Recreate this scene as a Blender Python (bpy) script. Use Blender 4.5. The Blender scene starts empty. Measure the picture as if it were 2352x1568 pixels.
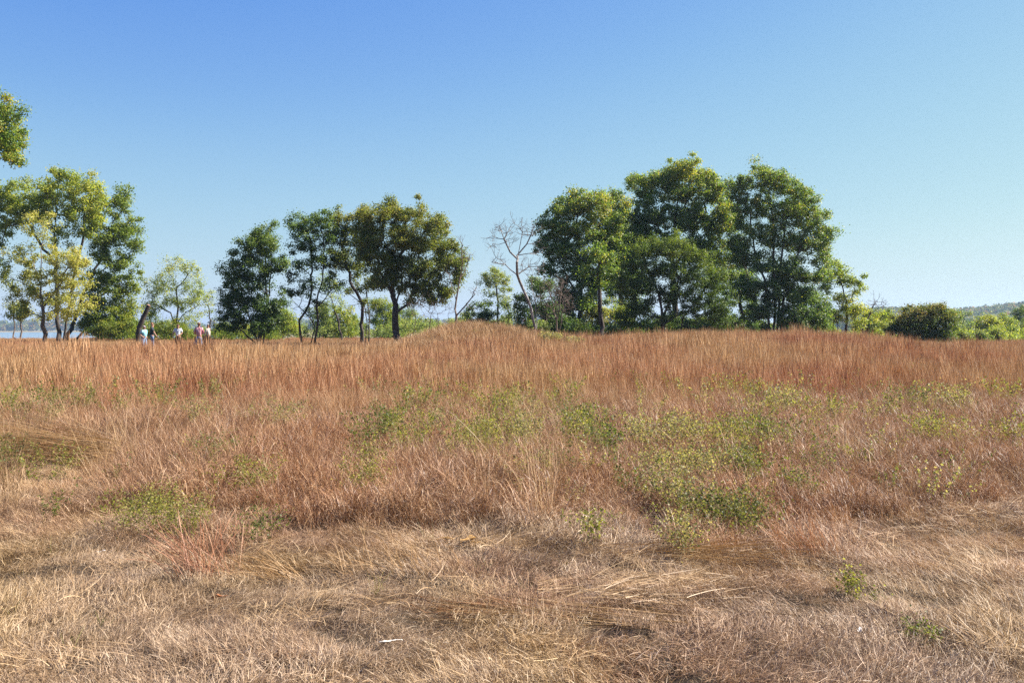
import bpy, bmesh, math, random
import numpy as np
from mathutils import Vector, Matrix

random.seed(7)
RNG = np.random.default_rng(11)
SC = bpy.context.scene
COL = SC.collection
F, HX, HY = 2308.0, 1176.0, 757.0        # focal length, centre column, horizon row (photo seen 2352 wide)
EYE = 1.65
SUN_EL, SUN_AZ = 41.0, 78.0              # azimuth clockwise from +Y

# ---------------------------------------------------------------- terrain
def sm(t):
    t = np.clip(t, 0, 1)
    return t * t * (3 - 2 * t)

_N = np.random.default_rng(5).random((256, 256))
def vnoise(x, y):
    x = np.asarray(x, float); y = np.asarray(y, float)
    xi = np.floor(x).astype(int); yi = np.floor(y).astype(int)
    fx = x - xi; fy = y - yi
    fx = fx * fx * (3 - 2 * fx); fy = fy * fy * (3 - 2 * fy)
    a = _N[xi & 255, yi & 255]; b = _N[(xi + 1) & 255, yi & 255]
    c = _N[xi & 255, (yi + 1) & 255]; d = _N[(xi + 1) & 255, (yi + 1) & 255]
    return (a * (1 - fx) + b * fx) * (1 - fy) + (c * (1 - fx) + d * fx) * fy
def fbm(x, y, o=3):
    s = 0; a = .5
    for i in range(o):
        s = s + a * vnoise(x * 2 ** i + 17.3 * i, y * 2 ** i + 5.1 * i); a *= .5
    return s / (1 - .5 ** o)

def gauss2(x, y, cx, cy, sl, sr, sy):
    s = np.where(x < cx, sl, sr)
    return np.exp(-((x - cx) / s) ** 2 / 2 - ((y - cy) / sy) ** 2 / 2)

HILLX = [-2500, -200, 0, 300, 480, 560, 664, 764, 1000, 2500]
HILLZ = [2, 2, 3, 8, 14, 19, 16, 26, 38, 52]
def g(x, y):
    x = np.asarray(x, float); y = np.asarray(y, float)
    u = x / np.maximum(y, 1)
    r = .28 * sm((y - 14) / 45) * (1 - .7 * sm((u - .33) / .12))
    m = 1.25 * gauss2(x, y, -2.4, 53, 2.0, 3.4, 5) + .46 * gauss2(x, y, 15.0, 62, 7.5, 3.4, 6) + .22 * gauss2(x, y, 19.8, 60, 1.5, 1.6, 4)
    und = .10 * (fbm(x * .35 + 9, y * .35 + 3) - .5) * (1 - sm((y - 120) / 100))
    near = (.12 * (fbm(x * 1.5 + 31, y * 1.9 + 7) - .5) + .07 * (vnoise(x * 4.5, y * 5.5) - .5)) * sm((14 - y) / 4)
    side = sm((u + .29) / .10)
    fall = sm((y - 112) / 90) * (4.6 - 3.2 * side)
    far = sm((y - 1780) / 160) * 2.6 * (1 - side)
    amp = np.interp(x * 1500 / np.maximum(y, 900), HILLX, HILLZ)
    hill = side * sm((y - 1000) / 420) * (amp + 1.5)
    bank = .42 * np.exp(-((y - 122) / 12) ** 2) * (1 - sm((u + .05) / .1))
    return r + m + und + bank + near - fall + far + hill

def P(zx, zy, d):
    return np.array([(zx - HX) / F * d, d, EYE - (zy - HY) / F * d])
def G(zx, d):
    x = (zx - HX) / F * d
    return np.array([x, d, float(g(x, d))])

# ---------------------------------------------------------------- object helpers
def tag(o, label=None, cat=None, group=None, kind=None):
    if label: o['label'] = label
    if cat: o['category'] = cat
    if group: o['group'] = group
    if kind: o['kind'] = kind
    return o

def empty(name, loc):
    o = bpy.data.objects.new(name, None); COL.objects.link(o)
    o.location = Vector([float(c) for c in loc]); o.empty_display_size = .3
    return o

def mesh_np(name, verts, faces_flat, nper, mat, attrs=None, smooth=False):
    """faces_flat: (nf, nper) array"""
    me = bpy.data.meshes.new(name)
    verts = np.ascontiguousarray(verts, dtype=np.float32)
    ff = np.ascontiguousarray(faces_flat, dtype=np.int32)
    me.vertices.add(len(verts)); me.vertices.foreach_set('co', verts.ravel())
    nf = len(ff)
    me.loops.add(nf * nper); me.loops.foreach_set('vertex_index', ff.ravel())
    me.polygons.add(nf)
    me.polygons.foreach_set('loop_start', np.arange(0, nf * nper, nper, dtype=np.int32))
    me.polygons.foreach_set('loop_total', np.full(nf, nper, dtype=np.int32))
    if smooth: me.polygons.foreach_set('use_smooth', np.ones(nf, dtype=bool))
    for k, (dom, arr) in (attrs or {}).items():
        a = me.attributes.new(k, 'FLOAT', dom)
        a.data.foreach_set('value', np.ascontiguousarray(arr, dtype=np.float32))
    me.update(calc_edges=True)
    me.materials.append(mat)
    return me

def link(name, me, parent=None, loc=None):
    o = bpy.data.objects.new(name, me); COL.objects.link(o)
    if parent is not None: o.parent = parent
    if loc is not None: o.location = Vector([float(c) for c in loc])
    return o

# ---------------------------------------------------------------- materials
def new_mat(name):
    m = bpy.data.materials.new(name); m.use_nodes = True
    m.node_tree.nodes.clear()
    return m, m.node_tree.nodes, m.node_tree.links

def N(nodes, t, **kw):
    n = nodes.new(t)
    for k, v in kw.items(): setattr(n, k, v)
    return n

def ramp(nodes, cols, pos=None):
    r = nodes.new('ShaderNodeValToRGB'); e = r.color_ramp.elements
    pos = pos or [i / (len(cols) - 1) for i in range(len(cols))]
    while len(e) < len(cols): e.new(.5)
    for i, (p, c) in enumerate(zip(pos, cols)):
        e[i].position = p; e[i].color = (*c, 1)
    return r

def leaf_mat(name, cols, trans=.42, spec=.35, rough=.5, trs=1.7, k=1.98, kr=1.18):
    cols = [(c[0] * k * .80 * kr, c[1] * k * .70, c[2] * k * .62) for c in cols]; spec *= .55
    m, n, l = new_mat(name)
    at = N(n, 'ShaderNodeAttribute', attribute_name='tint')
    r = ramp(n, cols)
    l.new(at.outputs['Fac'], r.inputs[0])
    col = r.outputs[0]
    b = N(n, 'ShaderNodeBsdfPrincipled'); b.inputs['Roughness'].default_value = rough
    b.inputs['Specular IOR Level'].default_value = spec
    t = N(n, 'ShaderNodeBsdfTranslucent')
    mul = N(n, 'ShaderNodeVectorMath', operation='MULTIPLY'); mul.inputs[1].default_value = (trs, trs * 1.05, trs * .5)
    l.new(col, b.inputs['Base Color']); l.new(col, mul.inputs[0]); l.new(mul.outputs[0], t.inputs['Color'])
    mx = N(n, 'ShaderNodeMixShader'); mx.inputs[0].default_value = trans
    l.new(b.outputs[0], mx.inputs[1]); l.new(t.outputs[0], mx.inputs[2])
    o = N(n, 'ShaderNodeOutputMaterial'); l.new(mx.outputs[0], o.inputs['Surface'])
    return m

def bark_mat(name, c1, c2, scale=6):
    m, n, l = new_mat(name)
    tc = N(n, 'ShaderNodeTexCoord'); mp = N(n, 'ShaderNodeMapping'); mp.inputs['Scale'].default_value = (1, 1, .25)
    l.new(tc.outputs['Object'], mp.inputs[0])
    ns = N(n, 'ShaderNodeTexNoise'); ns.inputs['Scale'].default_value = scale; ns.inputs['Detail'].default_value = 6
    l.new(mp.outputs[0], ns.inputs[0])
    r = ramp(n, [tuple(v * .72 for v in c1), tuple(v * .72 for v in c2)], [.35, .65]); l.new(ns.outputs['Fac'], r.inputs[0])
    b = N(n, 'ShaderNodeBsdfPrincipled'); b.inputs['Roughness'].default_value = .85; b.inputs['Specular IOR Level'].default_value = .2
    l.new(r.outputs[0], b.inputs['Base Color'])
    bp = N(n, 'ShaderNodeBump'); bp.inputs['Strength'].default_value = .6; bp.inputs['Distance'].default_value = .04
    l.new(ns.outputs['Fac'], bp.inputs['Height']); l.new(bp.outputs[0], b.inputs['Normal'])
    o = N(n, 'ShaderNodeOutputMaterial'); l.new(b.outputs[0], o.inputs['Surface'])
    return m

def plain_mat(name, c, rough=.8, var=.2, scale=20):
    m, n, l = new_mat(name)
    tc = N(n, 'ShaderNodeTexCoord')
    ns = N(n, 'ShaderNodeTexNoise'); ns.inputs['Scale'].default_value = scale; ns.inputs['Detail'].default_value = 4
    l.new(tc.outputs['Object'], ns.inputs[0])
    c = tuple(v * .72 for v in c)
    r = ramp(n, [tuple(v * (1 - var) for v in c), tuple(min(1, v * (1 + var)) for v in c)], [.3, .7])
    l.new(ns.outputs['Fac'], r.inputs[0])
    b = N(n, 'ShaderNodeBsdfPrincipled'); b.inputs['Roughness'].default_value = rough; b.inputs['Specular IOR Level'].default_value = .25
    l.new(r.outputs[0], b.inputs['Base Color'])
    o = N(n, 'ShaderNodeOutputMaterial'); l.new(b.outputs[0], o.inputs['Surface'])
    return m

def grass_mat(name, cols_a, cols_b, nscale=.35, trans=.16, rough=.5, spec=.3, lo=.42, hi=.6, trs=1.15, kc=(.84, .71, .54)):
    """blade colour: each blade's own tint through one of two palettes, chosen by broad patches of the field"""
    cols_a, cols_b = [[(c[0] * kc[0], c[1] * kc[1], c[2] * kc[2]) for c in cc] for cc in (cols_a, cols_b)]
    m, n, l = new_mat(name)
    at = N(n, 'ShaderNodeAttribute', attribute_name='tint')
    oi = N(n, 'ShaderNodeObjectInfo')
    sub = N(n, 'ShaderNodeMath', operation='MULTIPLY_ADD'); sub.inputs[1].default_value = .7; sub.inputs[2].default_value = -.35
    l.new(oi.outputs['Random'], sub.inputs[0])
    ad = N(n, 'ShaderNodeMath', operation='ADD', use_clamp=True); l.new(at.outputs['Fac'], ad.inputs[0]); l.new(sub.outputs[0], ad.inputs[1])
    ra = ramp(n, cols_a); rb = ramp(n, cols_b)
    l.new(ad.outputs[0], ra.inputs[0]); l.new(ad.outputs[0], rb.inputs[0])
    ge = N(n, 'ShaderNodeNewGeometry')
    ns = N(n, 'ShaderNodeTexNoise'); ns.inputs['Scale'].default_value = nscale; ns.inputs['Detail'].default_value = 3
    fl = N(n, 'ShaderNodeVectorMath', operation='MULTIPLY'); fl.inputs[1].default_value = (1, .45, 0)
    l.new(ge.outputs['Position'], fl.inputs[0]); l.new(fl.outputs[0], ns.inputs[0])
    mr = N(n, 'ShaderNodeMapRange'); mr.inputs['From Min'].default_value = lo; mr.inputs['From Max'].default_value = hi
    l.new(ns.outputs['Fac'], mr.inputs[0])
    mc = N(n, 'ShaderNodeMix', data_type='RGBA'); l.new(mr.outputs[0], mc.inputs[0]); l.new(ra.outputs[0], mc.inputs[6]); l.new(rb.outputs[0], mc.inputs[7])
    col = mc.outputs[2]
    b = N(n, 'ShaderNodeBsdfPrincipled'); b.inputs['Roughness'].default_value = rough; b.inputs['Specular IOR Level'].default_value = spec
    t = N(n, 'ShaderNodeBsdfTranslucent')
    mul = N(n, 'ShaderNodeVectorMath', operation='MULTIPLY'); mul.inputs[1].default_value = (trs, trs * .95, trs * .8)
    l.new(col, mul.inputs[0]); l.new(mul.outputs[0], t.inputs['Color']); l.new(col, b.inputs['Base Color'])
    mx = N(n, 'ShaderNodeMixShader'); mx.inputs[0].default_value = trans
    l.new(b.outputs[0], mx.inputs[1]); l.new(t.outputs[0], mx.inputs[2])
    o = N(n, 'ShaderNodeOutputMaterial'); l.new(mx.outputs[0], o.inputs['Surface'])
    return m

M = {}
M['soil'] = None
def ground_material():
    m, n, l = new_mat('dry_thatch_ground')
    ge = N(n, 'ShaderNodeNewGeometry')
    n1 = N(n, 'ShaderNodeTexNoise'); n1.inputs['Scale'].default_value = 45; n1.inputs['Detail'].default_value = 6; n1.inputs['Roughness'].default_value = .7
    n2 = N(n, 'ShaderNodeTexNoise'); n2.inputs['Scale'].default_value = .8; n2.inputs['Detail'].default_value = 4
    n3 = N(n, 'ShaderNodeTexNoise'); n3.inputs['Scale'].default_value = .02; n3.inputs['Detail'].default_value = 5
    for k in (n1, n2, n3): l.new(ge.outputs['Position'], k.inputs[0])
    r1 = ramp(n, [(.02, .014, .010), (.055, .039, .025), (.13, .095, .062)], [.3, .5, .75]); l.new(n1.outputs['Fac'], r1.inputs[0])
    r2 = ramp(n, [(.03, .02, .013), (.07, .05, .03)], [.35, .65]); l.new(n2.outputs['Fac'], r2.inputs[0])
    mx = N(n, 'ShaderNodeMix', data_type='RGBA'); mx.inputs[0].default_value = .4
    l.new(r1.outputs[0], mx.inputs[6]); l.new(r2.outputs[0], mx.inputs[7])
    sep = N(n, 'ShaderNodeSeparateXYZ'); l.new(ge.outputs['Position'], sep.inputs[0])
    mr = N(n, 'ShaderNodeMapRange'); mr.inputs['From Min'].default_value = 120; mr.inputs['From Max'].default_value = 220
    l.new(sep.outputs['Y'], mr.inputs[0])
    r3 = ramp(n, [(.11, .10, .04), (.20, .16, .085), (.25, .20, .12)], [.35, .5, .65]); l.new(n3.outputs['Fac'], r3.inputs[0])
    m2 = N(n, 'ShaderNodeMix', data_type='RGBA'); l.new(mr.outputs[0], m2.inputs[0]); l.new(mx.outputs[2], m2.inputs[6]); l.new(r3.outputs[0], m2.inputs[7])
    b = N(n, 'ShaderNodeBsdfPrincipled'); b.inputs['Roughness'].default_value = .95; b.inputs['Specular IOR Level'].default_value = .1
    l.new(m2.outputs[2], b.inputs['Base Color'])
    bp = N(n, 'ShaderNodeBump'); bp.inputs['Strength'].default_value = .8; bp.inputs['Distance'].default_value = .02
    l.new(n1.outputs['Fac'], bp.inputs['Height']); l.new(bp.outputs[0], b.inputs['Normal'])
    o = N(n, 'ShaderNodeOutputMaterial'); l.new(b.outputs[0], o.inputs['Surface'])
    return m

# ---------------------------------------------------------------- ground sheet and lake
def build_ground():
    ys = np.concatenate([np.arange(-12, 2, .5), np.arange(2, 14, .08), np.arange(14, 22, .3), 22 * (1.035 ** np.arange(1, 160))])
    ys = ys[ys < 4600]
    out = 8.5 * 1.05 ** np.arange(1, 126)
    xs = np.concatenate([-out[::-1], np.linspace(-8.5, 8.5, 200), out])
    X, Y = np.meshgrid(xs, ys)
    Z = g(X, Y)
    v = np.stack([X, Y, Z], -1).reshape(-1, 3)
    ny, nx = X.shape
    i = np.arange(ny - 1)[:, None] * nx + np.arange(nx - 1)[None]
    f = np.stack([i, i + 1, i + nx + 1, i + nx], -1).reshape(-1, 4)
    o = link('ground', mesh_np('ground', v, f, 4, ground_material(), smooth=True))
    tag(o, kind='structure')
    # lake
    m, n, l = new_mat('lake_water')
    b = N(n, 'ShaderNodeBsdfPrincipled'); b.inputs['Base Color'].default_value = (.10, .17, .25, 1)
    b.inputs['Roughness'].default_value = .12; b.inputs['IOR'].default_value = 1.33
    tc = N(n, 'ShaderNodeNewGeometry'); ns = N(n, 'ShaderNodeTexNoise'); ns.inputs['Scale'].default_value = .8; ns.inputs['Detail'].default_value = 4
    l.new(tc.outputs['Position'], ns.inputs[0])
    bp = N(n, 'ShaderNodeBump'); bp.inputs['Strength'].default_value = .25; bp.inputs['Distance'].default_value = .1
    l.new(ns.outputs['Fac'], bp.inputs['Height']); l.new(bp.outputs[0], b.inputs['Normal'])
    oo = N(n, 'ShaderNodeOutputMaterial'); l.new(b.outputs[0], oo.inputs['Surface'])
    a = np.array([[-2600, 140, -3.0], [-32, 140, -3.0], [-440, 2000, -3.0], [-2600, 2000, -3.0]])
    o = link('lake_water', mesh_np('lake_water', a, np.array([[0, 1, 2, 3]]), 4, m))
    tag(o, kind='structure')

# ---------------------------------------------------------------- tubes
def tube_mesh(p0, p1, r0, r1, sides):
    """many tapered segments at once"""
    p0 = np.asarray(p0); p1 = np.asarray(p1)
    d = p1 - p0; L = np.linalg.norm(d, axis=1, keepdims=True); d = d / np.maximum(L, 1e-6)
    ref = np.where(np.abs(d[:, 2:3]) < .95, np.array([[0, 0, 1.]]), np.array([[0, 1., 0]]))
    a = np.cross(d, ref); a /= np.linalg.norm(a, axis=1, keepdims=True)
    b = np.cross(d, a)
    n = len(p0)
    ang = np.arange(sides) * 2 * math.pi / sides
    c = np.cos(ang)[None, :, None]; s = np.sin(ang)[None, :, None]
    ring = a[:, None] * c + b[:, None] * s
    # overlap the joints a little so that bends do not open
    q0 = p0 - d * np.minimum(r0[:, None] * .4, L * .3); q1 = p1 + d * np.minimum(r1[:, None] * .4, L * .3)
    v0 = q0[:, None] + ring * r0[:, None, None]; v1 = q1[:, None] + ring * r1[:, None, None]
    v = np.concatenate([v0, v1], 1).reshape(-1, 3)
    base = (np.arange(n) * 2 * sides)[:, None]
    k = np.arange(sides)[None]
    f = np.stack([base + k, base + (k + 1) % sides, base + sides + (k + 1) % sides, base + sides + k], -1).reshape(-1, 4)
    return v, f

class Skeleton:
    def __init__(self): self.p = []; self.par = []; self.kids = []; self.fixr = {}; self.depth = []
    def add(self, p, par):
        self.p.append(np.array(p, float)); self.par.append(par); self.depth.append(0 if par < 0 else self.depth[par] + 1)
        return len(self.p) - 1
    def stem(self, pts, start=-1, step=.55, wob=.08, rng=RNG):
        prev = start
        pts = [np.array(p, float) for p in pts]
        if start < 0: prev = self.add(pts[0], -1); q = pts[0]; rest = pts[1:]
        else: q = self.p[start]; rest = pts
        for p in rest:
            L = np.linalg.norm(p - q); k = max(1, int(L / step))
            for i in range(1, k + 1):
                w = rng.normal(0, wob, 3) * (0 if i == k else 1)
                prev = self.add(q + (p - q) * i / k + w, prev)
            q = p
        return prev
    def nearest(self, p):
        a = np.array(self.p); return int(np.argmin(np.linalg.norm(a - p, axis=1)))
    def grow(self, targets, step=.6, wob=.1, lowpen=1.2, pathpen=.04, minz=-9, rng=RNG):
        a = np.array(self.p)
        d0 = np.linalg.norm(targets[:, None] - a[None], axis=2).min(1)
        tips = []
        cap = len(a) + len(targets) * 24
        buf = np.zeros((cap, 3)); buf[:len(a)] = a; n = len(a)
        dep = np.zeros(cap); dep[:n] = self.depth[:n]
        for ti in np.argsort(d0):
            t = targets[ti]
            q = buf[:n]
            dv = t - q
            dist = np.linalg.norm(dv, axis=1)
            cost = dist + lowpen * np.maximum(0, -dv[:, 2]) + pathpen * dep[:n] + 3 * (q[:, 2] < minz)
            j = int(np.argmin(cost)); L = dist[j]
            k = int(min(20, max(1, L / step)))
            prev = j; s = q[j].copy()
            # start off level/outward and bend up to the target
            bend = np.array([0, 0, -.10 * L])
            for i in range(1, k + 1):
                f = i / k
                w = rng.normal(0, wob, 3) * (0 if i == k else 1)
                pt = s + (t - s) * f + bend * math.sin(f * math.pi) + w
                prev = self.add(pt, prev); buf[n] = pt; dep[n] = self.depth[prev]; n += 1
            tips.append(prev)
        return tips
    def mesh(self, name, mat, base_r, tip_r=.012, expo=2.3, sides=6, flare=1.35):
        base_r *= .66
        n = len(self.p); acc = np.zeros(n); kids = np.zeros(n, int)
        for i in range(n):
            if self.par[i] >= 0: kids[self.par[i]] += 1
        acc[kids == 0] = tip_r ** expo
        for i in range(n - 1, -1, -1):
            if self.par[i] >= 0: acc[self.par[i]] += acc[i]
        # slight thickening per step so unbranched limbs taper
        r = acc ** (1 / expo)
        root = max(r[i] for i in range(n) if self.par[i] < 0)
        e = math.log(base_r / tip_r) / max(1e-3, math.log(root / tip_r))
        r = tip_r * (r / tip_r) ** e
        par = np.array(self.par); idx = np.where(par >= 0)[0]
        p = np.array(self.p)
        r0 = np.minimum(r[par[idx]], r[idx] * 1.35)
        dep = np.array(self.depth)
        fl = 1 + (flare - 1) * np.clip(1 - dep / 3.0, 0, 1)
        v, f = tube_mesh(p[par[idx]], p[idx], r0 * fl[par[idx]], r[idx] * fl[idx], sides)
        return mesh_np(name, v, f, 4, mat, smooth=True)

def leaves_mesh(name, centers, per, sigma, size, mat, tintc=None, flat=.75, rng=RNG, droop=0, tspread=.22):
    n = len(centers)
    if tintc is None: tintc = rng.random(n)
    per_a = np.maximum(3, (per * 2.2 * rng.uniform(.55, 1.35, n)).astype(int))
    idx = np.repeat(np.arange(n), per_a)
    N_ = len(idx)
    sg = sigma * .86 * rng.uniform(.6, 1.3, n)[idx][:, None]
    off = rng.normal(0, 1, (N_, 3)) * sg * np.array([[1, 1, flat]])
    c = centers[idx] + off
    on = off / (np.linalg.norm(off, axis=1, keepdims=True) + 1e-6)
    nrm = rng.normal(0, 1, (N_, 3)) * .55 + on * .8 + np.array([[0, 0, .45]])
    nrm /= np.linalg.norm(nrm, axis=1, keepdims=True)
    t = rng.normal(0, 1, (N_, 3)) + np.array([[0, 0, -droop]])
    t -= nrm * (t * nrm).sum(1, keepdims=True); t /= np.linalg.norm(t, axis=1, keepdims=True)
    b = np.cross(nrm, t)
    s = size * rng.uniform(.6, 1.25, N_)[:, None]
    w = .42
    v = np.stack([c - t * s * .5, c + b * s * w - t * s * .05, c + t * s * .5, c - b * s * w - t * s * .05], 1).reshape(-1, 3)
    f = np.arange(N_ * 4).reshape(-1, 4)
    tint = np.clip(tintc[idx] * .6 + rng.normal(.2, tspread, N_), 0, 1)
    return mesh_np(name, v, f, 4, mat, {'tint': ('FACE', tint)})

# ---------------------------------------------------------------- trees
def lobes_to_targets(lobes, d, spacing, rng, thick=.62):
    xs = np.array([l[0] for l in lobes], float)
    x0 = min(l[0] - l[2] for l in lobes); x1 = max(l[0] + l[2] for l in lobes)
    R = (x1 - x0) / 2 / F * d; cx = (x0 + x1) / 2
    out = []; tint = []
    for l in lobes:
        lx, ly, rx, ry = l[:4]; dens = l[4] if len(l) > 4 else 1
        c = P(lx, ly, d); a = rx / F * d; b = ry / F * d; dz = (a + b) / 2
        depthR = R * math.sqrt(max(0.04, 1 - ((lx - cx) / max(1, (x1 - x0) / 2)) ** 2)) * thick
        dz2 = max(dz, depthR * .75)
        vol = a * b * dz2
        n = max(3, int(dens * 4.6 * (vol ** (2 / 3)) / spacing ** 2))
        for k in range(n):
            v = rng.normal(0, 1, 3); v /= np.linalg.norm(v)
            rr = rng.random() ** .42 * (rng.uniform(1.05, 1.4) if rng.random() < .14 else 1)
            out.append(c + v * rr * np.array([a, dz2, b])); tint.append(l[5] if len(l) > 5 else None)  # lobe tint: leaf colour, with light painted in above and shade below
    return np.array(out), tint

def tree(name, label, d, stems, lobes, lm, bm='bark', base_r=.22, per=60, sigma=.34, size=.15, spacing=.62,
         group=None, seed=1, tip_r=.012, cat='tree', extra=None, thick=.62, tspread=.22, spire=0, lowpen=1.2, droop=0, spacing_k=1):
    """stems: list of polylines in photo pixels, first point on the ground; lobes: foliage volumes"""
    spacing *= spacing_k
    rng = np.random.default_rng(seed)
    root = G(stems[0][0][0], d)
    rt = empty(name, root); tag(rt, label, cat, group)
    sk = Skeleton()
    for si, st in enumerate(stems):
        pts = [P(q[0], q[1], d) for q in st]
        dy = 0 if si == 0 else rng.uniform(-.5, .5)
        for k, q in enumerate(pts): q[1] += dy + rng.normal(0, .12) * k
        if st[0][1] > 745:
            gz = float(g(pts[0][0], pts[0][1])); pts[0][2] = gz - .15
            if si: sk.stem(pts, 0, wob=.03, rng=rng)
            else: sk.stem(pts, -1, rng=rng)
        else:
            j = sk.nearest(pts[0]); sk.stem(pts[1:], j, rng=rng)
    tg, tl = lobes_to_targets(lobes, d, spacing, rng, thick)
    if len(tg):
        keep = tg[:, 2] > g(tg[:, 0], tg[:, 1]) + .25
        tg = tg[keep]; tl = [t for t, k in zip(tl, keep) if k]
    if spire:
        top = tg[np.argsort(-tg[:, 2])][:spire]
        tg = np.concatenate([tg, top + rng.normal(0, .3, top.shape) + [0, 0, .3]]); tl = tl + [None] * spire
    ntr = len(tg)
    if extra:
        ex, _ = lobes_to_targets(extra, d, spacing * .8, rng, thick)
        sk.grow(np.concatenate([tg, ex]), lowpen=lowpen, rng=rng)
    else:
        sk.grow(tg, lowpen=lowpen, rng=rng)
    sk.p = [q - root for q in sk.p]
    link('trunk', sk.mesh('trunk', M[bm], base_r, tip_r), rt)
    if lm:
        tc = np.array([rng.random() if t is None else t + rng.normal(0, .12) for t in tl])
        link('crown', leaves_mesh('crown', tg - root, per, sigma, size, M[lm], np.clip(tc, 0, 1), rng=rng, tspread=tspread, droop=droop), rt)
    return rt

def bare_tree(name, label, d, stems, twigs, bm, base_r=.16, tip_r=.007, spacing=.28, seed=3, cat='tree', group=None):
    rng = np.random.default_rng(seed)
    root = G(stems[0][0][0], d)
    rt = empty(name, root); tag(rt, label, cat, group)
    sk = Skeleton()
    for si, st in enumerate(stems):
        pts = [P(q[0], q[1], d) for q in st]
        for k, q in enumerate(pts): q[1] += rng.normal(0, .25) * min(k, 2)
        if st[0][1] > 745:
            pts[0][2] = float(g(pts[0][0], pts[0][1])) - .1; sk.stem(pts, 0 if si else -1, wob=.05, rng=rng)
        else:
            sk.stem(pts[1:], sk.nearest(pts[0]), wob=.05, rng=rng)
    tg, _ = lobes_to_targets(twigs, d, spacing, rng)
    tg = tg[tg[:, 2] > g(tg[:, 0], tg[:, 1]) + .3]
    sk.grow(tg, step=.35, wob=.05, lowpen=2.0, pathpen=.02, rng=rng)
    # fine end twigs fork from every tip
    kids = set(sk.par); tips = [i for i in range(len(sk.p)) if i not in kids]
    for i in tips:
        dirv = sk.p[i] - sk.p[sk.par[i]]; dirv /= np.linalg.norm(dirv) + 1e-6
        for k in range(3):
            w = dirv + rng.normal(0, .45, 3) + [0, 0, .25]; w /= np.linalg.norm(w)
            j = sk.add(sk.p[i] + w * .22, i); sk.add(sk.p[j] + (w + rng.normal(0, .3, 3)) * .2, j)
    sk.p = [q - root for q in sk.p]
    link('trunk', sk.mesh('trunk', M[bm], base_r, tip_r), rt)
    return rt

# leaf palettes; lobe tints give autumn colour and paint shaded bases, lit tops
M['bark'] = bark_mat('bark_dark', (.045, .034, .027), (.12, .095, .075))
M['bark_pale'] = bark_mat('bark_pale', (.17, .145, .125), (.36, .32, .285))
M['bark_brown'] = bark_mat('bark_brown', (.14, .10, .075), (.27, .20, .15))
M['cotton'] = leaf_mat('leaf_cottonwood', [(.030, .070, .016), (.060, .125, .022), (.105, .175, .030), (.24, .24, .05)], spec=.5)
M['cotton2'] = leaf_mat('leaf_cottonwood_deep', [(.026, .060, .016), (.050, .108, .022), (.085, .15, .03), (.20, .21, .05)], spec=.5)
M['dark'] = leaf_mat('leaf_dark', [(.022, .052, .018), (.035, .080, .02), (.06, .115, .025), (.10, .15, .03)], spec=.45)
M['cedar'] = leaf_mat('leaf_fine_dark', [(.022, .048, .013), (.038, .078, .014), (.065, .118, .02), (.11, .16, .03)], spec=.2, trans=.3)
M['oak'] = leaf_mat('leaf_olive', [(.032, .060, .014), (.058, .098, .018), (.09, .13, .025), (.15, .16, .04)], spec=.5)
M['green'] = leaf_mat('leaf_green', [(.050, .105, .02), (.085, .16, .025), (.13, .20, .035), (.22, .27, .05)], spec=.3, k=1.5)
M['ygreen'] = leaf_mat('leaf_yellow_green', [(.085, .13, .022), (.12, .18, .03), (.19, .235, .04), (.32, .31, .07)], spec=.3, k=1.7, kr=1.0)
M['gold'] = leaf_mat('leaf_gold', [(.10, .14, .03), (.18, .215, .045), (.30, .31, .08), (.42, .385, .13)], spec=.3, k=1.45, kr=.97)
M['pale'] = leaf_mat('leaf_pale', [(.12, .18, .055), (.18, .25, .07), (.26, .32, .09), (.38, .38, .13)], spec=.3, k=1.35, kr=1.0)
M['palegreen'] = leaf_mat('leaf_pale_green', [(.08, .14, .05), (.12, .19, .06), (.18, .25, .08), (.27, .30, .10)], spec=.3, k=1.4, kr=1.05)
M['orange'] = leaf_mat('leaf_orange_green', [(.04, .08, .02), (.07, .12, .03), (.12, .15, .04), (.24, .18, .08)], spec=.3, k=1.4, kr=1.0)

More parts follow.
